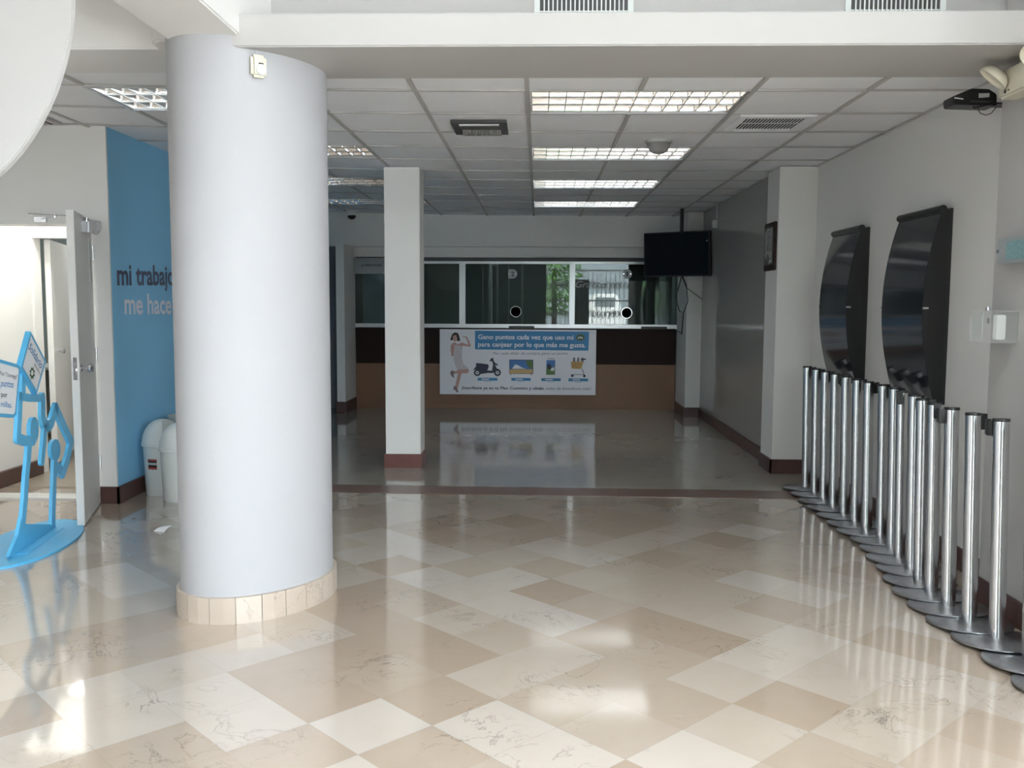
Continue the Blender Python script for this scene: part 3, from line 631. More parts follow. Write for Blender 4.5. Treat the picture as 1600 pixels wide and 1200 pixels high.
# television, telephone, shopping trolley
b = MB(); b.face(pp([(712, 350), (942, 352), (942, 488), (712, 486)]), 0)
b.face(pp([(717, 355), (937, 357), (937, 440), (717, 440)], .001), 1); b.face(pp([(717, 442), (937, 442), (937, 483), (717, 483)], .001), 2)
b.face(pp([(745, 430), (770, 395), (800, 405), (840, 430), (880, 438), (740, 438)], .0015), 3); b.face(pp([(870, 360), (936, 360), (936, 436), (900, 425), (880, 395)], .0015), 4)
b.face(pp([(730, 488), (738, 488), (725, 500), (718, 500)], .0005), 0); b.face(pp([(915, 488), (923, 488), (934, 500), (927, 500)], .0005), 0)
obj('printed_television', b, [M['ink'], M['sky_p'], M['sand'], M['print_white'], M['green_mid']], t, fix=False)
b = MB(); b.face(pp([(1068, 345), (1158, 345), (1156, 505), (1066, 505)]), 3); b.face(pp([(1070, 355), (1155, 355), (1153, 420), (1068, 420)], .001), 1); b.face(pp([(1068, 420), (1153, 420), (1152, 496), (1067, 496)], .001), 4)
b.face(pp([(1075, 400), (1098, 390), (1118, 410), (1110, 440), (1085, 445)], .0015), 0); b.face(pp([(1120, 430), (1150, 425), (1140, 460), (1105, 455)], .0015), 3); b.face(pp([(1085, 338), (1145, 340), (1145, 345), (1085, 343)]), 2)
obj('printed_telephone', b, [M['ink'], M['sky_p'], M['ink_grey'], M['print_white'], M['green_mid']], t, fix=False)
b = MB(); b.face(pp([(1305, 370), (1425, 370), (1405, 440), (1312, 436)], .0005), 0)
for k in range(6): b.face(pp([(1300+k*20, 375), (1308+k*20, 322+8*(k % 2)), (1325+k*20, 330), (1328+k*20, 375)], .0004), (3, 2)[k % 2])
b.face(pp([(1400, 345), (1450, 338), (1448, 350), (1400, 360)], .001), 1)
b.face(pp([(1408, 440), (1416, 440), (1436, 495), (1428, 495)], .0005), 2); b.face(pp([(1310, 492), (1428, 490), (1428, 496), (1310, 498)], .0005), 2)
for cx_, cy_2 in ((1318, 505), (1434, 508)): b.face(pp([(cx_+13*math.cos(2*PI*k/14), cy_2+13*math.sin(2*PI*k/14)) for k in range(14)], .001), 1)
obj('printed_trolley', b, [M['grocery'], M['ink'], M['ink_grey'], M['print_white']], t, fix=False)
for x0, x1, y0 in ((408, 598, 525), (732, 918, 526), (1020, 1206, 529), (1282, 1470, 531)):
    b = MB(); b.face(pp([(x0, y0), (x1, y0+1), (x1, y0+28), (x0, y0+27)]), 0)
    b.face(pp([(x0+38, y0+9), (x0+110, y0+9), (x0+110, y0+18), (x0+38, y0+18)], .001), 1); b.face(pp([(x0+60, y0+36), (x1-60, y0+36), (x1-60, y0+39), (x0+60, y0+39)], .0005), 0)
    obj('price_strip', b, [M['ink_blue'], M['print_white']], t, fix=False)

# ================================================================== FITTINGS
# troffers
def troffer_proto(label):
    t = thing('troffer', label, 'ceiling light', (0, 0, 0), 'louvred ceiling lights')
    W, D, H = 1.2, .6, .095; e = .014
    b = MB()
    b.box(0, W, 0, D, H, H+.006)
    for q in ((0, .004, 0, D), (W-.004, W, 0, D), (0, W, 0, .004), (0, W, D-.004, D)): b.box(*q, .0, H)
    obj('housing', b, M['housing'], t)
    b = MB()
    for q in ((0, e, 0, D), (W-e, W, 0, D), (e, W-e, 0, e), (e, W-e, D-e, D)): b.box(*q, -.002, .006)
    obj('frame', b, M['alu'], t)
    b = MB(); x0, x1, y0, y1 = e+.008, W-e-.008, e+.004, D-e-.004; zb, zt = .006, .056
    for k in range(4):                                   # long blades: wedge section, wide on top
        y = y0+(y1-y0)*k/3
        for sgn in ((-1, 1) if 0 < k < 3 else ((1,) if k == 0 else (-1,))):
            prof = [(y, zb)] + [(y+sgn*.022*(i/6)**1.7, zb+(zt-zb)*i/6) for i in range(1, 7)]
            for (ya, za), (yb, zc) in zip(prof, prof[1:]): b.face([(x0, ya, za), (x1, ya, za), (x1, yb, zc), (x0, yb, zc)])
    for k in range(13):                                  # cross blades
        x = x0+(x1-x0)*k/12
        for r in range(3):
            ya = y0+(y1-y0)*r/3+.003; yb = y0+(y1-y0)*(r+1)/3-.003
            b.add([(x, ya, zb+.004), (x, yb, zb+.004), (x+.007, yb-.012, zt), (x+.007, ya+.012, zt), (x-.007, yb-.012, zt), (x-.007, ya+.012, zt)], [(0, 1, 2, 3), (1, 0, 5, 4), (3, 2, 4, 5)])
    for k in range(13):
        x = x0+(x1-x0)*k/12; b.box(x-.0022, x+.0022, y0, y1, zb-.002, zb+.004, 1)
    for k in range(4):
        y = y0+(y1-y0)*k/3; b.box(x0, x1, y-.0015, y+.0015, zb-.001, zb+.003, 1)
    obj('louver', b, [M['spec'], M['tbar']], t, fix=False, angle=60)
    for r in range(3):
        y = y0+(y1-y0)*(r+.5)/3; b = MB(); b.cyl((.03, y, .075), (W-.03, y, .075), .013, 12); obj('tube', b, M['tube'], t)
    return t
tl_labels = {(0, 0): 'large louvred ceiling light right of centre, nearest the front beam', (0, 3): 'louvred ceiling light in the right row, second from the front, behind the clear dome', (0, 6): 'louvred ceiling light in the right row, third from the front', (0, 9): 'louvred ceiling light in the right row, nearest the teller windows',
             (-4, 0): 'louvred ceiling light left of the oval column, above the blue wall', (-4, 3): 'louvred ceiling light just right of the oval column, second in its row', (-4, 6): 'louvred ceiling light in the left row, running behind the square pillar top', (-4, 9): 'louvred ceiling light in the left row, nearest the dome camera'}
GLOWING = {(0, 0), (0, 3), (0, 6), (0, 9), (-4, 0)}  # only the left one is truly lit; the right row's glow is added
proto = None; o_first = True
for (c, r), lab in tl_labels.items():
    z = (ceil_z(GX+T6*c)+ceil_z(GX+T6*(c+2)))/2 + (.006 if c == 0 else .004)
    loc = (GX+T6*c, GY+T6*r, z)
    if proto is None: proto = troffer_proto(lab); proto.location = loc
    else: o = dup(proto, lab, loc)
    for ch in (proto if o_first else o).children:
        if ch.name.startswith('tube'):
            ch.material_slots[0].link = 'OBJECT'; ch.material_slots[0].material = (M['tube_glow_dim'] if (c, r) == (0, 0) else M['tube_glow_half'] if (c, r) == (0, 3) else M['tube_lit_and_glow'] if (c, r) in GLOWING else M['tube'])
    o_first = False
# small square recessed downlight, hanging open
t = thing('recessed_downlight', 'small dark square recessed light in the ceiling left of the big louvred light', 'ceiling light', (-.38, 6.05, CEIL))
x0, x1, y0, y1 = -.553, -.204, 5.84, 6.26; zt = CEIL-.004
b = MB()
for q in ((x0, x0+.045, y0, y1), (x1-.045, x1, y0, y1), (x0+.045, x1-.045, y0, y0+.05), (x0+.045, x1-.045, y1-.05, y1)): b.box(*q, zt-.006, zt+.012)
obj('frame', b, M['dark_metal'], t)
b = MB(); b.box(x0+.045, x1-.045, y0+.05, y1-.05, zt+.008, zt+.014); obj('reflector', b, M['dark_metal'], t)
b = MB(); b.box(x0+.05, x1-.05, y0+.055, y0+.085, zt-.012, zt+.006); obj('tube', b, M['tube'], t)
b = MB(); b.add([(x0+.05, y1-.12, zt+.006), (x1-.045, y1-.12, zt+.006), (x1-.045, y1-.05, zt-.022), (x0+.05, y1-.05, zt-.022)], [(0, 1, 2, 3)])
for k in range(14):
    x = x0+.055+k*(x1-x0-.1)/14; b.box(x, x+.004, y1-.12, y1-.052, zt-.020, zt+.004)
obj('louver', b, M['spec'], t, fix=False)
# air vent
t = thing('ceiling_vent', 'white slatted air vent in the ceiling right of the big louvred light', 'air vent', (1.43, 5.9, CEIL))
x0, x1, y0, y1 = 1.20, 1.66, 5.68, 6.17; b = MB()
for q in ((x0, x0+.045, y0, y1), (x1-.045, x1, y0, y1), (x0+.045, x1-.045, y0, y0+.06), (x0+.045, x1-.045, y1-.05, y1)): b.box(*q, CEIL-.008, CEIL+.012)
obj('frame', b, M['tile'], t, bevel=.003)
b = MB(); b.box(x0+.045, x1-.045, y0+.06, y1-.05, CEIL+.004, CEIL+.010); obj('backing', b, M['black_matte'], t)
b = MB()
for k in range(19):
    x = x0+.05+k*(x1-x0-.1)/18; b.box(x-.003, x+.003, y0+.06, y1-.05, CEIL-.004, CEIL-.001)
b.box(x0+.045, x1-.045, (y0+y1)/2-.006, (y0+y1)/2+.006, CEIL-.001, CEIL+.002)
obj('slats', b, M['tile'], t)
# partly hidden fitting at far left
t = thing('ceiling_vent', 'dark slatted fitting in the ceiling beside the curved white panel', 'air vent', (-3.38, 6.02, 2.595))
b = MB(); b.box(-3.62, -3.18, 5.86, 6.2, ceil_z(-3.3)-.010, ceil_z(-3.3)+.006); obj('frame', b, M['tbar'], t)
b = MB(); b.box(-3.58, -3.22, 5.9, 6.16, ceil_z(-3.3)-.014, ceil_z(-3.3)-.010); obj('backing', b, M['dark_metal'], t)
b = MB()
for k in range(9): b.box(-3.57+k*.041, -3.555+k*.041, 5.9, 6.16, ceil_z(-3.3)-.020, ceil_z(-3.3)-.014)
obj('slats', b, M['alu'], t)
# clear dome
t = thing('ceiling_dome', 'translucent grey dome hanging from the ceiling before the second louvred light', 'dome', (.83, 6.58, CEIL))
b = MB(); b.lathe([(.096, 0), (.096, -.012), (.088, -.02), (.06, -.02)], (.83, 6.58, CEIL+.008), 32); obj('mounting_ring', b, M['plastic_grey'], t)
b = MB(); b.lathe([(.084, -.02), (.078, -.045), (.06, -.075), (.035, -.09), (0, -.096)], (.83, 6.58, CEIL+.008), 32); obj('shell', b, pmat('milky_dome', (.55, .55, .54), .12, noise=0, trans=.55, ior=1.2), t)
# dome camera
p = Vector((-2.40, 11.95, ceil_z(-2.4)))
t = thing('dome_camera', 'white dome camera under the ceiling left of the square pillar', 'security camera', p)
b = MB(); b.lathe([(.075, .01), (.075, -.04), (.062, -.05)], p, 24); obj('housing', b, M['plastic_white'], t)
b = MB(); b.lathe([(.056, -.05), (.05, -.075), (.03, -.095), (0, -.102)], p, 24); obj('dome', b, M['screen'], t)
# wall grilles above the beam
def grille(x0, x1, label):
    t = thing('wall_grille', label, 'air grille', ((x0+x1)/2, 4.45, 2.69), 'grilles above the long beam')
    z0, z1 = 2.66, 3.0; b = MB(); f = .026
    for q in ((x0, x0+f, z0, z1), (x1-f, x1, z0, z1), (x0+f, x1-f, z1-f, z1)): b.box(q[0], q[1], 4.435, 4.45, q[2], q[3])
    obj('frame', b, M['plastic_white'], t, bevel=.002)
    b = MB(); b.box(x0+f, x1-f, 4.444, 4.449, z0, z1-f); obj('backing', b, M['dark_metal'], t)
    b = MB(); n = 20
    for k in range(1, n): x = x0+f+(x1-x0-2*f)*k/n; b.box(x-.003, x+.003, 4.434, 4.440, z0, z1-f)
    for z in (2.70, 2.77, 2.84, 2.91): b.box(x0+f, x1-f, 4.439, 4.443, z-.003, z+.003)
    obj('bars', b, M['plastic_white'], t)
grille(-.028, .432, 'white barred air grille above the beam at the top centre')
grille(1.405, 1.862, 'white barred air grille above the beam at the top right')
# motion sensor on the column
pc = on_y(402, 104, 4.0)
best = min((ell(2*PI*i/720, .0195, 0) for i in range(720)), key=lambda q: (abs((q.x/q.y)-(pc.x/pc.y))*40 + q.y))
sz = EYE + (pc.z-EYE)*best.y/4.0
ang = None
nn = Vector((best.x-CXY.x, best.y-CXY.y, 0)); 
s_b = min(range(720), key=lambda i: (ell(2*PI*i/720, .0195)-Vector((best.x, best.y, 0))).length)
tg = (ell(2*PI*(s_b+1)/720)-ell(2*PI*(s_b-1)/720)).normalized(); no = Vector((tg.y, -tg.x, 0)); no = no if no.dot(nn) > 0 else -no
TS = Matrix(((tg.x, no.x, 0, best.x), (tg.y, no.y, 0, best.y), (0, 0, 1, sz), (0, 0, 0, 1)))
if tg.x < 0: TS = Matrix(((-tg.x, no.x, 0, best.x), (-tg.y, no.y, 0, best.y), (0, 0, 1, sz), (0, 0, 0, 1)))
t = thing('motion_sensor', 'cream motion sensor high on the oval column', 'sensor', (best.x, best.y, sz))
b = MB(); b.box(-.034, .034, -.004, .03, -.05, .045, T=TS); obj('body', b, M['plastic_cream'], t, bevel=.012)
b = MB(); b.lathe([(.024, 0), (.022, .008), (.014, .014), (0, .017)], TS @ Vector((.006, .028, -.018)), 20, T=TS.to_3x3() @ Matrix.Rotation(-PI/2, 3, 'X')); obj('lens', b, M['plastic_white'], t)
b = MB(); b.box(-.004, .016, .029, .032, .004, .010, T=TS); obj('led_window', b, M['black'], t)
b = MB(); b.tube([TS @ Vector((-.006, .004, z)) for z in (.04, .06, .085)], .0025, 6); obj('cable', b, M['plastic_grey'], t)
# small white sensor, far right wall
p = on_x(1119, 350, 2.02); t = thing('motion_sensor', 'small white sensor on the rear right wall above the screen level', 'sensor', (2.02, p.y, p.z))
b = MB(); b.box(1.98, 2.03, p.y-.03, p.y+.03, p.z-.045, p.z+.045); obj('body', b, M['plastic_white'], t, bevel=.008)
b = MB(); b.tube([(2.026, p.y, p.z+.04), (2.026, p.y, CEIL)], .004, 6); obj('cable', b, M['plastic_white'], t)

# television on a ceiling pole
TC = Vector((1.638, 11.18, 2.005)); ya = -.62
t = thing('television', 'black flat television hanging from a ceiling pole beside the teller windows', 'television', (1.78, 11.35, 1.74))
R = Matrix.Translation(TC) @ Matrix.Rotation(ya, 4, 'Z') @ Matrix.Rotation(.05, 4, 'X') @ Matrix.Rotation(.0, 4, 'Y')
b = MB(); b.box(-.435, .435, 0, .055, -.265, .265, T=R); obj('casing', b, M['black'], t, bevel=.006)
b = MB(); b.box(-.418, .418, -.002, .002, -.245, .248, T=R); obj('screen', b, M['screen'], t)
b = MB(); b.box(.395, .408, -.004, .0, .14, .153, T=R); obj('indicator', b, M['plastic_white'], t)
pt = R @ Vector((.03, .09, .3)); b = MB(); b.cyl((pt.x, pt.y, 1.95), (pt.x, pt.y, CEIL+.008), .021, 16); b.box(-.1, .1, .05, .1, -.1, .1, T=R); obj('pole', b, M['black'], t)
b = MB(); lo = R @ Vector((.05, .05, -.26))
b.tube([lo, lo+Vector((-.03, 0, -.12)), lo+Vector((-.07, 0, -.25)), lo+Vector((-.02, .0, -.42)), lo+Vector((.03, 0, -.44)), lo+Vector((.08, 0, -.3)), lo+Vector((.06, 0, -.12)), lo+Vector((.01, 0, 0))], .006, 6)
b.tube([lo+Vector((0, 0, 0)), lo+Vector((.06, .0, -.14)), Vector((2.02, 11.5, 1.47))], .005, 6)
b.tube([lo+Vector((.03, 0, -.44)), lo+Vector((.045, .2, -.7)), Vector((1.8, 12.3, 1.085))], .006, 6); obj('cable', b, M['black'], t)

# framed picture on the pilaster side
t = thing('framed_picture', 'small dark framed picture on the side of the right pilaster', 'picture', (1.97, 7.94, 1.7))
b = MB(); b.box(1.945, 1.97, 7.78, 8.12, 1.70, 2.10); obj('frame', b, M['wood_dark'], t, bevel=.005)
b = MB(); b.box(1.941, 1.946, 7.825, 8.075, 1.745, 2.055); obj('print', b, pmat('dim_picture_print', (.14, .14, .135), .15, noise=.6, nscale=9), t)

# curved acrylic display boards
def board(y0, y1, label):
    t = thing('display_board', label, 'notice board', (2.28, (y0+y1)/2, .86), 'curved display boards on the right wall')
    z0, z1 = .86, 1.94; n = 18
    b = MB(); b.box(2.262, 2.28, y0, y1, z0, z1+.01); obj('back_panel', b, M['backing'], t)
    def bulge(k): s = (k/n)*2-1; return 2.225-.09*(1-s*s)
    for yy, nm in ((y0, 'side_panel'), (y1-.012, 'side_panel')):
        b = MB(); pts = [(2.262, yy, z0)]+[(bulge(k), yy, z0+(z1-z0)*k/n) for k in range(n+1)]+[(2.262, yy, z1)]
        b.prism(pts, (0, .012, 0)); obj(nm, b, M['black'], t)
    b = MB(); fs = []; vs = []
    for k in range(n+1):
        x = bulge(k)-.004; z = z0+(z1-z0)*k/n
        vs += [(x, y0-.004, z), (x, y1+.004, z), (x+.003, y1+.004, z), (x+.003, y0-.004, z)]
    for k in range(n):
        for a in range(4): fs.append((4*k+a, 4*k+(a+1) % 4, 4*k+4+(a+1) % 4, 4*k+4+a))
    fs += [(0, 3, 2, 1), (4*n, 4*n+1, 4*n+2, 4*n+3)]
    b.add(vs, fs); obj('curved_cover', b, M['cover'], t)
    b = MB(); b.cyl((2.222, y0-.006, z1+.004), (2.222, y1+.006, z1+.004), .022, 16); obj('top_rail', b, M['black'], t)
    for yy in (y0-.008, y1+.008):
        b = MB(); b.cyl((2.130, yy-.004, 1.40), (2.16, yy-.004, 1.40), .008, 10); obj('clip', b, M['bright_steel'], t)
M['cover'] = pmat('dark_glossy_cover', (.022, .025, .032), .10, noise=.2, nscale=2, spec=.5)
board(5.22, 5.82, 'tall black curved display board on the right wall, nearer of the two')
board(6.50, 7.10, 'tall black curved display board beside the right pilaster, farther of the two')

# network box in the corner under the beam
t = thing('network_box', 'black electronic box with cables in the corner under the beam', 'electronic device', (2.15, 4.62, 2.36))
b = MB(); Yb = 4.60
pl = [on_y(x, y, Yb) for x, y in ((1490, 150), (1519, 138), (1546, 139), (1558, 147), (1558, 165), (1491, 163))]
b.prism(pl, (0, .12, 0)); obj('casing', b, M['black'], t, bevel=.004)
b = MB(); b.prism([p+Vector((0, -.001, 0)) for p in (on_y(1529, 146, Yb), on_y(1546, 145.5, Yb), on_y(1546, 152, Yb), on_y(1529, 153, Yb))], (0, -.001, 0)); obj('label_plate', b, M['plastic_grey'], t)
b = MB(); b.prism([on_y(x, y, Yb-.0005) for x, y in ((1491, 152), (1505, 154), (1505, 155.5), (1491, 154))], (0, -.002, 0)); obj('trim_strip', b, M['plastic_white'], t)
b = MB(); b.prism([on_y(x, y, Yb-.0005) for x, y in ((1517, 157), (1556, 158), (1556, 161), (1515, 160))], (0, -.004, 0)); obj('port_panel', b, M['dark_metal'], t)
b = MB(); b.tube([on_y(x, y, Yb-.02) for x, y in ((1556, 158), (1545, 163), (1533, 166), (1522, 169), (1521, 166))], .005, 6); b.tube([on_y(x, y, Yb-.01) for x, y in ((1527, 169), (1532, 177), (1540, 180), (1549, 177), (1557, 167))], .0022, 6); obj('cable', b, M['black'], t)
b = MB(); b.box(2.06, 2.28, Yb+.02, Yb+.11, 2.384, 2.392); b.box(2.272, 2.28, Yb+.02, Yb+.11, 2.34, 2.392); obj('wall_bracket', b, M['dark_metal'], t)
# emergency lamp unit
t = thing('emergency_light', 'cream emergency light with two lamp heads at the upper right', 'emergency light', (2.1, 4.12, 2.33))
b = MB(); b.box(2.035, 2.13, 3.95, 4.27, 2.325, 2.45); obj('body', b, M['plastic_cream'], t, bevel=.012)
def head(c, dr, r):
    d = Vector(dr).normalized(); T = Vector((0, 0, 1)).rotation_difference(d).to_matrix()
    b = MB(); prof = [(0, -r*.75)]+[(r*math.sin(PI/2*k/8), -r*.75*math.cos(PI/2*k/8)) for k in range(1, 9)]+[(r*.94, .0), (r*.8, -.012), (0, -.016)]
    b.lathe(prof, c, 28, T=T); o = obj('lamp_head', b, M['plastic_cream'], t)
head((1.975, 4.20, 2.40), (-.60, .22, -.72), .068)
head((2.0, 3.90, 2.425), (-.5, -.4, -.6), .058)
b = MB(); b.tube([(2.036, 4.22, 2.42), (2.02, 4.22, 2.42), (2.0, 4.205, 2.41)], .008, 8); obj('swivel_arm', b, M['plastic_cream'], t)
b = MB(); b.tube([(2.04, 3.98, 2.44), (2.02, 3.92, 2.44)], .01, 8); obj('swivel_arm', b, M['plastic_cream'], t)
b = MB(); b.cyl((2.032, 4.2, 2.35), (2.036, 4.2, 2.35), .009, 12); b.cyl((2.032, 4.17, 2.35), (2.036, 4.17, 2.35), .004, 10); obj('indicator', b, M['dark_metal'], t)
# plaque and card box on the projecting wall
t = thing('wall_plaque', 'small grey plaque with faded teal print at the right edge', 'sign', (2.1, 4.1, 1.6))
b = MB(); b.box(2.078, 2.086, 3.96, 4.29, 1.602, 1.718); obj('plate', b, M['frost'], t, bevel=.002)
b = MB(); b.face([(2.0775, 4.21, 1.62), (2.0775, 3.98, 1.62), (2.0775, 3.98, 1.70), (2.0775, 4.21, 1.70)]); obj('faded_print', b, M['plate_teal'], t, fix=False)
b = MB(); b.cyl((2.072, 4.275, 1.66), (2.13, 4.275, 1.66), .009, 12); obj('standoff', b, M['bright_steel'], t)
t = thing('card_box', 'clear acrylic box holding a white card on the right edge wall', 'card holder', (2.1, 4.3, 1.25))
b = MB(); b.box(2.02, 2.13, 4.17, 4.40, 1.25, 1.395); obj('case', b, pmat('clear_box_plastic', (.62, .63, .62), .2, noise=0, alpha=.35), t, bevel=.004)
b = MB(); b.box(2.03, 2.035, 4.30, 4.395, 1.26, 1.385); obj('card', b, M['plastic_white'], t)
b = MB(); b.box(2.05, 2.09, 4.20, 4.24, 1.265, 1.375); obj('switch_body', b, M['plastic_white'], t, bevel=.003)
b = MB(); b.box(2.045, 2.051, 4.275, 4.285, 1.335, 1.36); obj('slot', b, M['dark_metal'], t)
b = MB(); b.cyl((2.05, 4.29, 1.395), (2.05, 4.29, 1.41), .009, 12); obj('screw_cap', b, M['bright_steel'], t)

# ================================================================== QUEUE STANCHIONS
def stanchion(label):
    t = thing('queue_stanchion', label, 'stanchion', (0, 0, 0), 'steel queue stanchions along the right wall')
    b = MB(); b.lathe([(0, 0), (.172, 0), (.176, .004), (.176, .008), (.170, .0115), (.05, .013), (.04, .015), (0, .015)], seg=56); obj('base', b, M['base_steel'], t)
    b = MB(); b.lathe([(.0, .015), (.032, .015), (.032, .925), (0, .925)], seg=36); obj('pole', b, M['chrome'], t)
    b = MB(); b.lathe([(0, .925), (.034, .925), (.0345, .930), (.033, .937), (0, .939)], seg=36); obj('top_cap', b, M['black'], t)
    b = MB(); b.box(.030, .056, -.012, .012, .862, .928); b.box(.050, .062, -.016, .016, .866, .932); obj('belt_clip', b, M['black'], t, bevel=.002)
    return t
SP = [(2.063, 7.067), (2.060, 6.825), (2.056, 6.595), (2.052, 6.365), (2.050, 6.135), (2.047, 5.905), (2.045, 5.700), (2.062, 5.495), (2.048, 5.290), (2.012, 5.085), (1.996, 4.880), (1.955, 4.675), (1.927, 4.468), (1.920, 4.262), (1.921, 4.052), (1.940, 3.842), (1.953, 3.60), (1.953, 3.36)]
clip = [0, .25, .1, -.9, 1.7, .3, .1, .8, .3, -2.2, .5, -.5, -1.75, 3.05, .25, 2.2, .5, .5]
lab = ['chrome queue stanchion at the far end of the row beside the pilaster', 'chrome queue stanchion second from the far end of the row', 'chrome queue stanchion third from the far end of the row', 'chrome queue stanchion fourth from the far end of the row', 'chrome queue stanchion fifth from the far end, before the farther display board',
       'chrome queue stanchion sixth from the far end of the row', 'chrome queue stanchion seventh from the far end, black clip at its right', 'chrome queue stanchion eighth from the far end, scuffed pole', 'chrome queue stanchion ninth from the far end of the row', 'chrome queue stanchion tenth from the far end, clip at its left front', 'chrome queue stanchion eleventh from the far end, before the nearer display board',
       'chrome queue stanchion twelfth from the far end, mostly hidden behind the next one', 'chrome queue stanchion sixth from the near end, black clip on its front', 'chrome queue stanchion fifth from the near end, clip on its left side', 'chrome queue stanchion fourth from the near end, clip on its right side', 'chrome queue stanchion third from the near end, the nearest whole pole in view',
       'stanchion second from the near end, only its round base in view', 'stanchion at the near end of the row, only a sliver of base in view']
protoS = stanchion(lab[0])
for k, ((x, y), lb) in enumerate(zip(SP, lab)):
    o = protoS if k == 0 else dup(protoS, lb, (0, 0, 0))
    # bases overlap like shingles: each disc leans on the rim of the next nearer one
    sp_ = .21; th = math.asin(min(1, .0125/.209)); 
    o.location = (x, y, .176*math.sin(th)+.0002)
    o.rotation_mode = 'XYZ'
    o.matrix_world = Matrix.Translation((x, y, .176*math.sin(th)+.0004)) @ Matrix.Rotation(-th, 4, 'X') @ Matrix.Rotation(clip[k], 4, 'Z')

# ================================================================== BLUE FIGURE STAND
FA, FB = on_z(20, 870, .012), on_z(87, 824, .012)
fd = (FB-FA); fd.z = 0; fd.normalize(); fn_ = Vector((fd.y, -fd.x, 0)); fn_ = fn_ if fn_.x > 0 else -fn_
def fp(px, py, lift=0.0): return on_plane(px, py, FA+fn_*lift, fn_)
def c3(x, y, lift=0.0): return fp(x/3, 500+y/3, lift)           # sheet of the enlarged crop
THK = -fn_*.020
t = thing('promo_stand', 'sky blue runner-shaped cut-out stand with white signs by the open door', 'display stand', (FA.x, FA.y, 0))
def stroke(mb, pts, wd):
    """flat bar of constant real width along a centre line in the stand's plane"""
    P = [c3(*p) for p in pts]
    for a, c in zip(P, P[1:]):
        d = (c-a).normalized(); n_ = d.cross(fn_).normalized()*(wd/2)
        mb.prism([a-n_, c-n_, c+n_, a+n_], THK)
    for a in P:
        ring = [a + (fd*math.cos(2*PI*k/14)+Vector((0, 0, 1))*math.sin(2*PI*k/14))*(wd/2) for k in range(14)]
        mb.prism([q+fn_*.0004 for q in ring], THK-fn_*.0008)
def blob(mb, cx_, cy_2, rx, ry, rot=0):
    mb.prism([c3(cx_+rx*math.cos(2*PI*k/28)*math.cos(rot)-ry*math.sin(2*PI*k/28)*math.sin(rot), cy_2+rx*math.cos(2*PI*k/28)*math.sin(rot)+ry*math.sin(2*PI*k/28)*math.cos(rot), .0008) for k in range(28)], THK-fn_*.0016)
b = MB()
stroke(b, [(112, 270), (112, 350)], .055)
stroke(b, [(100, 358), (150, 366), (203, 366)], .045)
stroke(b, [(203, 366), (203, 445), (209, 480), (220, 497), (234, 496), (246, 478), (255, 445), (265, 412)], .07)
stroke(b, [(265, 412), (300, 492), (337, 572), (320, 650), (298, 718), (272, 690)], .07)
stroke(b, [(97, 360), (94, 450), (88, 555), (120, 566), (158, 566), (172, 535), (172, 490)], .06)
stroke(b, [(215, 505), (210, 575), (201, 662)], .055)
blob(b, 162, 512, 20, 58)
blob(b, 262, 608, 22, 50)
stroke(b, [(142, 570), (136, 650), (128, 730), (121, 840), (112, 940)], .062)
stroke(b, [(262, 640), (258, 740), (254, 860), (251, 962)], .062)
P = [c3(*q) for q in ((100, 930), (122, 955), (235, 958), (262, 962), (262, 972), (60, 1110), (42, 1110), (85, 1010))]
b.prism(P, THK)
obj('figure', b, M['stand_blue'], t, smooth=False)
# oval foot plate
b = MB(); cen = (FA+FB)/2; 
pts = []
for k in range(56):
    a = 2*PI*k/56; pts.append(Vector((cen.x-.03, cen.y, 0)) + fd*(.56*math.cos(a)) + fn_*(.245*math.sin(a)))
b.prism([Vector((p.x, p.y, .0)) for p in pts], (0, 0, .012)); obj('foot_plate', b, M['stand_blue'], t, bevel=.002)
b = MB(); m0 = FA+fn_*.05+fd*.05; m1 = FB+fn_*.05-fd*.02
b.bar((FA+fn_*.03+fd*.05).xy.to_3d()+Vector((0, 0, .014)), (FB+fn_*.03-fd*.03).xy.to_3d()+Vector((0, 0, .014)), .055, .005); obj('mounting_flange', b, M['stand_blue'], t)
# rhombic sign
rh = [(144, 53), (216, 193), (173, 348), (99, 221)]
def shrink(poly, k): cx_ = sum(p[0] for p in poly)/len(poly); cy_2 = sum(p[1] for p in poly)/len(poly); return [(cx_+(x-cx_)*k, cy_2+(y-cy_2)*k) for x, y in poly]
b = MB(); b.prism([c3(x, y, .012) for x, y in rh], -fn_*.03); obj('sign_board', b, M['stand_blue'], t)
b = MB(); b.face([c3(x, y, .0132) for x, y in shrink(rh, .86)]); obj('sign_face', b, M['print_white'], t, fix=False)
def para(o, ex, ey, lift): return lambda x, y, dy: c3(o[0]+ex[0]*x+ey[0]*(y+dy), o[1]+ex[1]*x+ey[1]*(y+dy), lift)
b = MB(); add_text(b, 'Solidario', para((132, 132), (58, 98), (22, -42), .0142), 0, 1, 0, .62, bold=.012); obj('sign_lettering', b, M['ink_blue'], t, fix=False)
b = MB(); add_text(b, 'Beneficios', para((160, 212), (30, 50), (13, -26), .0142), 0, 1, 0, .42); obj('sign_lettering', b, M['ink_grey'], t, fix=False)
b = MB(); b.face([c3(151+(14 if k % 2 else 9)*math.cos(2*PI*k/16), 250+(33 if k % 2 else 22)*math.sin(2*PI*k/16), .0142) for k in range(16)], 0)
b.face([c3(151+6*math.cos(2*PI*k/16), 248+13*math.sin(2*PI*k/16), .015) for k in range(16)], 1); obj('badge', b, [M['green'], M['print_white']], t, fix=False)
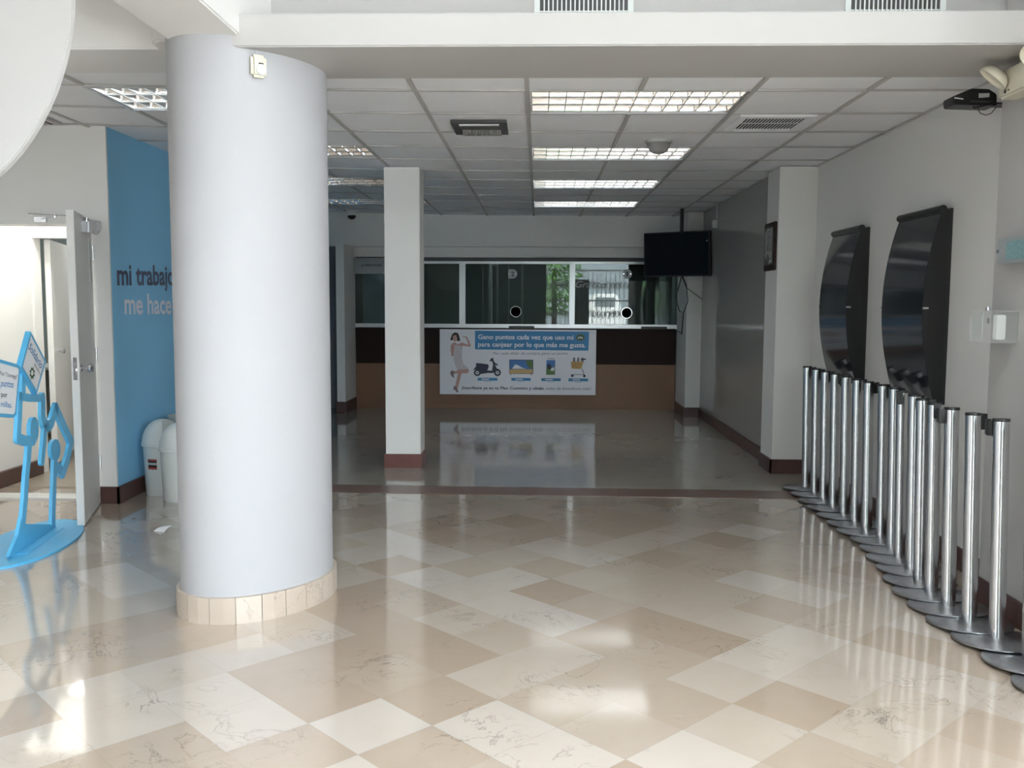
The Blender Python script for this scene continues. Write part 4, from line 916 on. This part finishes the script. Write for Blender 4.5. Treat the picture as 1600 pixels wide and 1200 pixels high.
# square sign, cut by the picture's edge
sq = [(-190, 130), (84, 208), (96, 222), (76, 445), (64, 458), (-190, 440)]
b = MB(); b.prism([c3(x, y, .012) for x, y in sq], -fn_*.03); obj('sign_board', b, M['stand_blue'], t)
b = MB(); b.face([c3(x, y, .0132) for x, y in [(-180, 150), (82, 224), (88, 234), (70, 432), (62, 442), (-180, 424)]]); obj('sign_face', b, M['print_white'], t, fix=False)
for body, o, ex, sz_, mt, sh in (('u Plan "Conmigo"', (-10, 254), (92, 22), 18, 'ink_grey', 0), ('puntos', (2, 310), (62, 8), 32, 'ink_blue', .3), ('e por', (-8, 358), (42, 5), 24, 'ink', 0), ('y millas.', (-12, 404), (68, 7), 26, 'ink_blue', 0)):
    b = MB(); add_text(b, body, para(o, ex, (0, -1), .0142), 0, 1, 0, sz_, bold=.012, shear=sh); obj('sign_lettering', b, M[mt], t, fix=False)

# ================================================================== WASTE BINS, PAPER
def bin_(cx_, cy_2, r, hb, label, sticker, rot):
    t = thing('waste_bin', label, 'waste bin', (cx_, cy_2, 0), 'white bins beside the blue wall')
    b = MB(); b.lathe([(0, 0), (r*.80, 0), (r*.83, .01), (r*.93, hb-.02), (r*.93, hb)], (cx_, cy_2, 0), 40); obj('body', b, M['plastic_white'], t)
    b = MB(); prof = [(r*.96, hb-.025), (r, hb-.022), (r, hb), (r*.965, hb+.006)] + [(r*.96*math.cos(PI/2*k/9), hb+.006+(r*1.12)*math.sin(PI/2*k/9)) for k in range(1, 9)] + [(0, hb+.006+r*1.12)]
    b.lathe(prof, (cx_, cy_2, 0), 40); obj('dome_lid', b, M['plastic_white'], t)
    # swing flap: a patch of the dome lying just over it
    b = MB(); vs = []; fs = []
    for i in range(7):
        for j in range(9):
            el = math.radians(18+ i*8.5); az = rot + math.radians(-48+j*12)
            q = Vector((r*.975*math.cos(el)*math.cos(az), r*.975*math.cos(el)*math.sin(az), hb+.008+r*1.135*math.sin(el))); vs.append(Vector((cx_, cy_2, 0))+q)
    for i in range(6):
        for j in range(8): a = i*9+j; fs.append((a, a+1, a+10, a+9))
    b.add(vs, fs); obj('swing_flap', b, M['plastic_grey'], t, fix=False)
    if sticker:
        b = MB()
        for (z0, z1, mi) in ((.20, .275, 0), (.262, .272, 1), (.203, .215, 1), (.232, .25, 2)):
            rr = r*(.83+.10*.24/hb)+.0012+(.0006 if mi else 0); n = 5; az0 = math.radians(-118)
            for k in range(n):
                a, c = az0+k*.11, az0+(k+1)*.11; rz = lambda z: r*(.83+.10*(z-.01)/(hb-.03))+.0014+(.0006 if mi else 0)
                b.face([(cx_+rz(z0)*math.cos(a), cy_2+rz(z0)*math.sin(a), z0), (cx_+rz(z0)*math.cos(c), cy_2+rz(z0)*math.sin(c), z0), (cx_+rz(z1)*math.cos(c), cy_2+rz(z1)*math.sin(c), z1), (cx_+rz(z1)*math.cos(a), cy_2+rz(z1)*math.sin(a), z1)], mi)
        obj('sticker', b, [M['black'], M['red'], M['plastic_grey']], t, fix=False)
bin_(-2.77, 6.70, .148, .385, 'white dome-lid bin with a dark sticker against the blue wall', True, math.radians(-20))
bin_(-2.555, 6.49, .15, .385, 'white dome-lid bin without sticker, half hidden by the oval column', False, math.radians(-15))
t = thing('waste_bin', 'open white bin with a wide rim behind the two dome-lid bins', 'waste bin', (-2.66, 7.03, 0), 'white bins beside the blue wall')
b = MB(); r = .175; b.lathe([(0, 0), (r*.78, 0), (r*.95, .50), (r*.92, .50), (r*.75, .02), (0, .02)], (-2.66, 7.03, 0), 36); obj('body', b, M['plastic_white'], t)
b = MB(); b.lathe([(r*.955, .49), (r*1.08, .515), (r*1.1, .545), (r*1.04, .545), (r*.90, .505), (r*.955, .49)], (-2.66, 7.03, 0), 36); obj('rim', b, M['plastic_grey'], t)
b = MB(); A1, A2, A3, A4 = on_z(240, 830, .002), on_z(256, 832, .002), on_z(269, 819, .03), on_z(254, 821, .03)
A3.z = .022; A4.z = .022
b.prism([A1, A2, (A2+A3)/2+Vector((0, 0, .006)), (A1+A4)/2+Vector((0, 0, .006))], (0, 0, .0015)); b.prism([(A1+A4)/2+Vector((0, 0, .006)), (A2+A3)/2+Vector((0, 0, .006)), A3, A4], (0, 0, .0015))
t = obj('paper_card', b, M['print_white'], smooth=False); tag(t, 'folded white card lying on the floor left of the oval column', 'paper')
b = MB(); q0 = (A1*.62+A2*.38)+Vector((0, 0, .006)); 
mid = lambda s, u: (A1*(1-s)+A2*s)*(1-u)+((A1+A4)/2*(1-s)+(A2+A3)/2*s+Vector((0, 0, .006)))*u + Vector((0, 0, .0022))
b.face([mid(.3, .5), mid(.7, .5), mid(.7, .75), mid(.3, .75)]); obj('print', b, M['ink'], t, fix=False)

# ================================================================== OUTSIDE, seen mirrored in the teller glass
wall('ground', [(-14, 14, -16, -4.0, -.25, -.02)], M['concrete'], 'pale paving outside the entrance', 'ground')
wall('wall_street', [(-14, 14, -13.2, -13, -.02, 3.6)], M['street_wall'], 'grey street wall across from the entrance')
t = thing('iron_gate', 'ornate wrought iron gate outside the entrance, mirrored in the teller glass', 'gate', (1.8, -6.2, 0))
b = MB()
for z in (.1, 1.5, 2.5): b.box(-.3, 3.6, -6.22, -6.18, z-.02, z+.02)
obj('rail', b, M['iron'], t)
b = MB()
for k in range(27): b.box(-.3+k*.15-.009, -.3+k*.15+.009, -6.209, -6.191, 0, 2.55)
obj('bars', b, M['iron'], t)
b = MB()
for k in range(26):
    for zc in (.45, 1.05, 2.0):
        x = -.225+k*.15; b.tube([(x+(.07-.045*i/14)*math.cos(i*.75+k), -6.2, zc+(.14-.09*i/14)*math.sin(i*.75+k)) for i in range(15)], .013, 5)
obj('scrollwork', b, M['iron'], t)
t = thing('parked_car', 'white car parked outside the entrance, mirrored in the teller glass', 'car', (2.2, -9, 0))
b = MB(); pr2 = [(1.6, .3), (1.6, 1.0), (1.72, 1.1), (1.9, 1.75), (2.75, 1.75), (2.93, 1.1), (3.05, 1.0), (3.05, .3)]
b.prism([(x, -10.8, z) for x, z in pr2], (0, 3.2, 0)); obj('body', b, M['car'], t, bevel=.06)
b = MB(); b.box(1.98, 2.67, -7.61, -7.585, 1.3, 1.62); obj('window', b, M['street_wall'], t)
for x in (1.7, 2.95):
    for y in (-10.1, -8.2):
        b = MB(); b.cyl((x-.1, y, .32), (x+.1, y, .32), .32, 24); obj('wheel', b, M['black'], t)
def bush(cx_, cy_2, z0, z1, rad, n, name, label):
    rr = random.Random(5); b = MB()
    for _ in range(n):
        a = rr.uniform(0, 2*PI); q = rad*math.sqrt(rr.random()); z = rr.uniform(z0, z1)
        c = Vector((cx_+q*math.cos(a), cy_2+q*.7*math.sin(a), z)); u = Vector((rr.uniform(-1, 1), rr.uniform(-1, 1), rr.uniform(-1, 1))).normalized(); v = u.orthogonal().normalized(); s_ = rr.uniform(.05, .11)
        b.face([c-u*s_, c+v*s_*.4, c+u*s_, c-v*s_*.4])
    t = thing(name, label, 'tree', (cx_, cy_2, 0)); obj('leaves', b, M['leaf'], t, fix=False)
    b = MB(); b.cyl((cx_, cy_2, -.02), (cx_, cy_2, (z0+z1)/2), .09, 12); obj('trunk', b, M['wood_dark'], t)
bush(.55, -7.2, 1.0, 4.2, 1.0, 2600, 'leafy_tree', 'leafy green tree outside the entrance, mirrored in the teller glass')

# ================================================================== LIGHT
wd = bpy.data.worlds.new('sky'); bpy.context.scene.world = wd; wd.use_nodes = True; nt = wd.node_tree
bg = nt.nodes['Background']; bg.inputs['Color'].default_value = (.87, .95, 1.0, 1); bg.inputs['Strength'].default_value = 21.0
def portal(x, y, z, sx, sz_):
    l = bpy.data.lights.new('portal', 'AREA'); l.shape = 'RECTANGLE'; l.size = sx; l.size_y = sz_; l.cycles.is_portal = True
    o = bpy.data.objects.new('portal', l); C.objects.link(o); o.location = (x, y, z); o.rotation_euler = (PI/2, 0, 0)    # faces +Y
    return o
portal(1.77, -3.9, 1.65, 3.0, 3.3); portal(-5.6, -3.9, 1.5, .8, 3.0)
o = portal(3.38, -.7, 1.65, 1.6, 2.5); o.rotation_euler = (PI/2, 0, PI/2)
o = portal(.6, 1.65, 4.58, 2.4, .9); o.rotation_euler = (0, 0, 0)
l = bpy.data.lights.new('corridor_lamp', 'AREA'); l.shape = 'RECTANGLE'; l.size = .9; l.size_y = .3; l.energy = 15; l.color = (1, 1, .93)
o = bpy.data.objects.new('corridor_lamp', l); C.objects.link(o); o.location = (-3.6, 6.98, 2.585)
l = bpy.data.lights.new('office_lamp', 'AREA'); l.shape = 'RECTANGLE'; l.size = 1.2; l.size_y = .6; l.energy = 16; l.color = (1, 1, .96)
o = bpy.data.objects.new('office_lamp', l); C.objects.link(o); o.location = (-4.2, 9.0, 2.585)

l = bpy.data.lights.new('sun', 'SUN'); l.energy = 46; l.angle = .02; l.color = (1, .98, .96)
o = bpy.data.objects.new('sun', l); C.objects.link(o); o.rotation_euler = (math.radians(-27), math.radians(3), 0)

sc = bpy.context.scene
sc.view_settings.view_transform = 'Standard'; sc.view_settings.look = 'None'; sc.view_settings.gamma = 1; sc.view_settings.use_curve_mapping = False
sc.view_settings.exposure = 0.68
sc.cycles.use_denoising = True
sc.cycles.max_bounces = 12; sc.cycles.diffuse_bounces = 6; sc.cycles.glossy_bounces = 6; sc.cycles.transparent_max_bounces = 12
sc.cycles.sample_clamp_indirect = 8
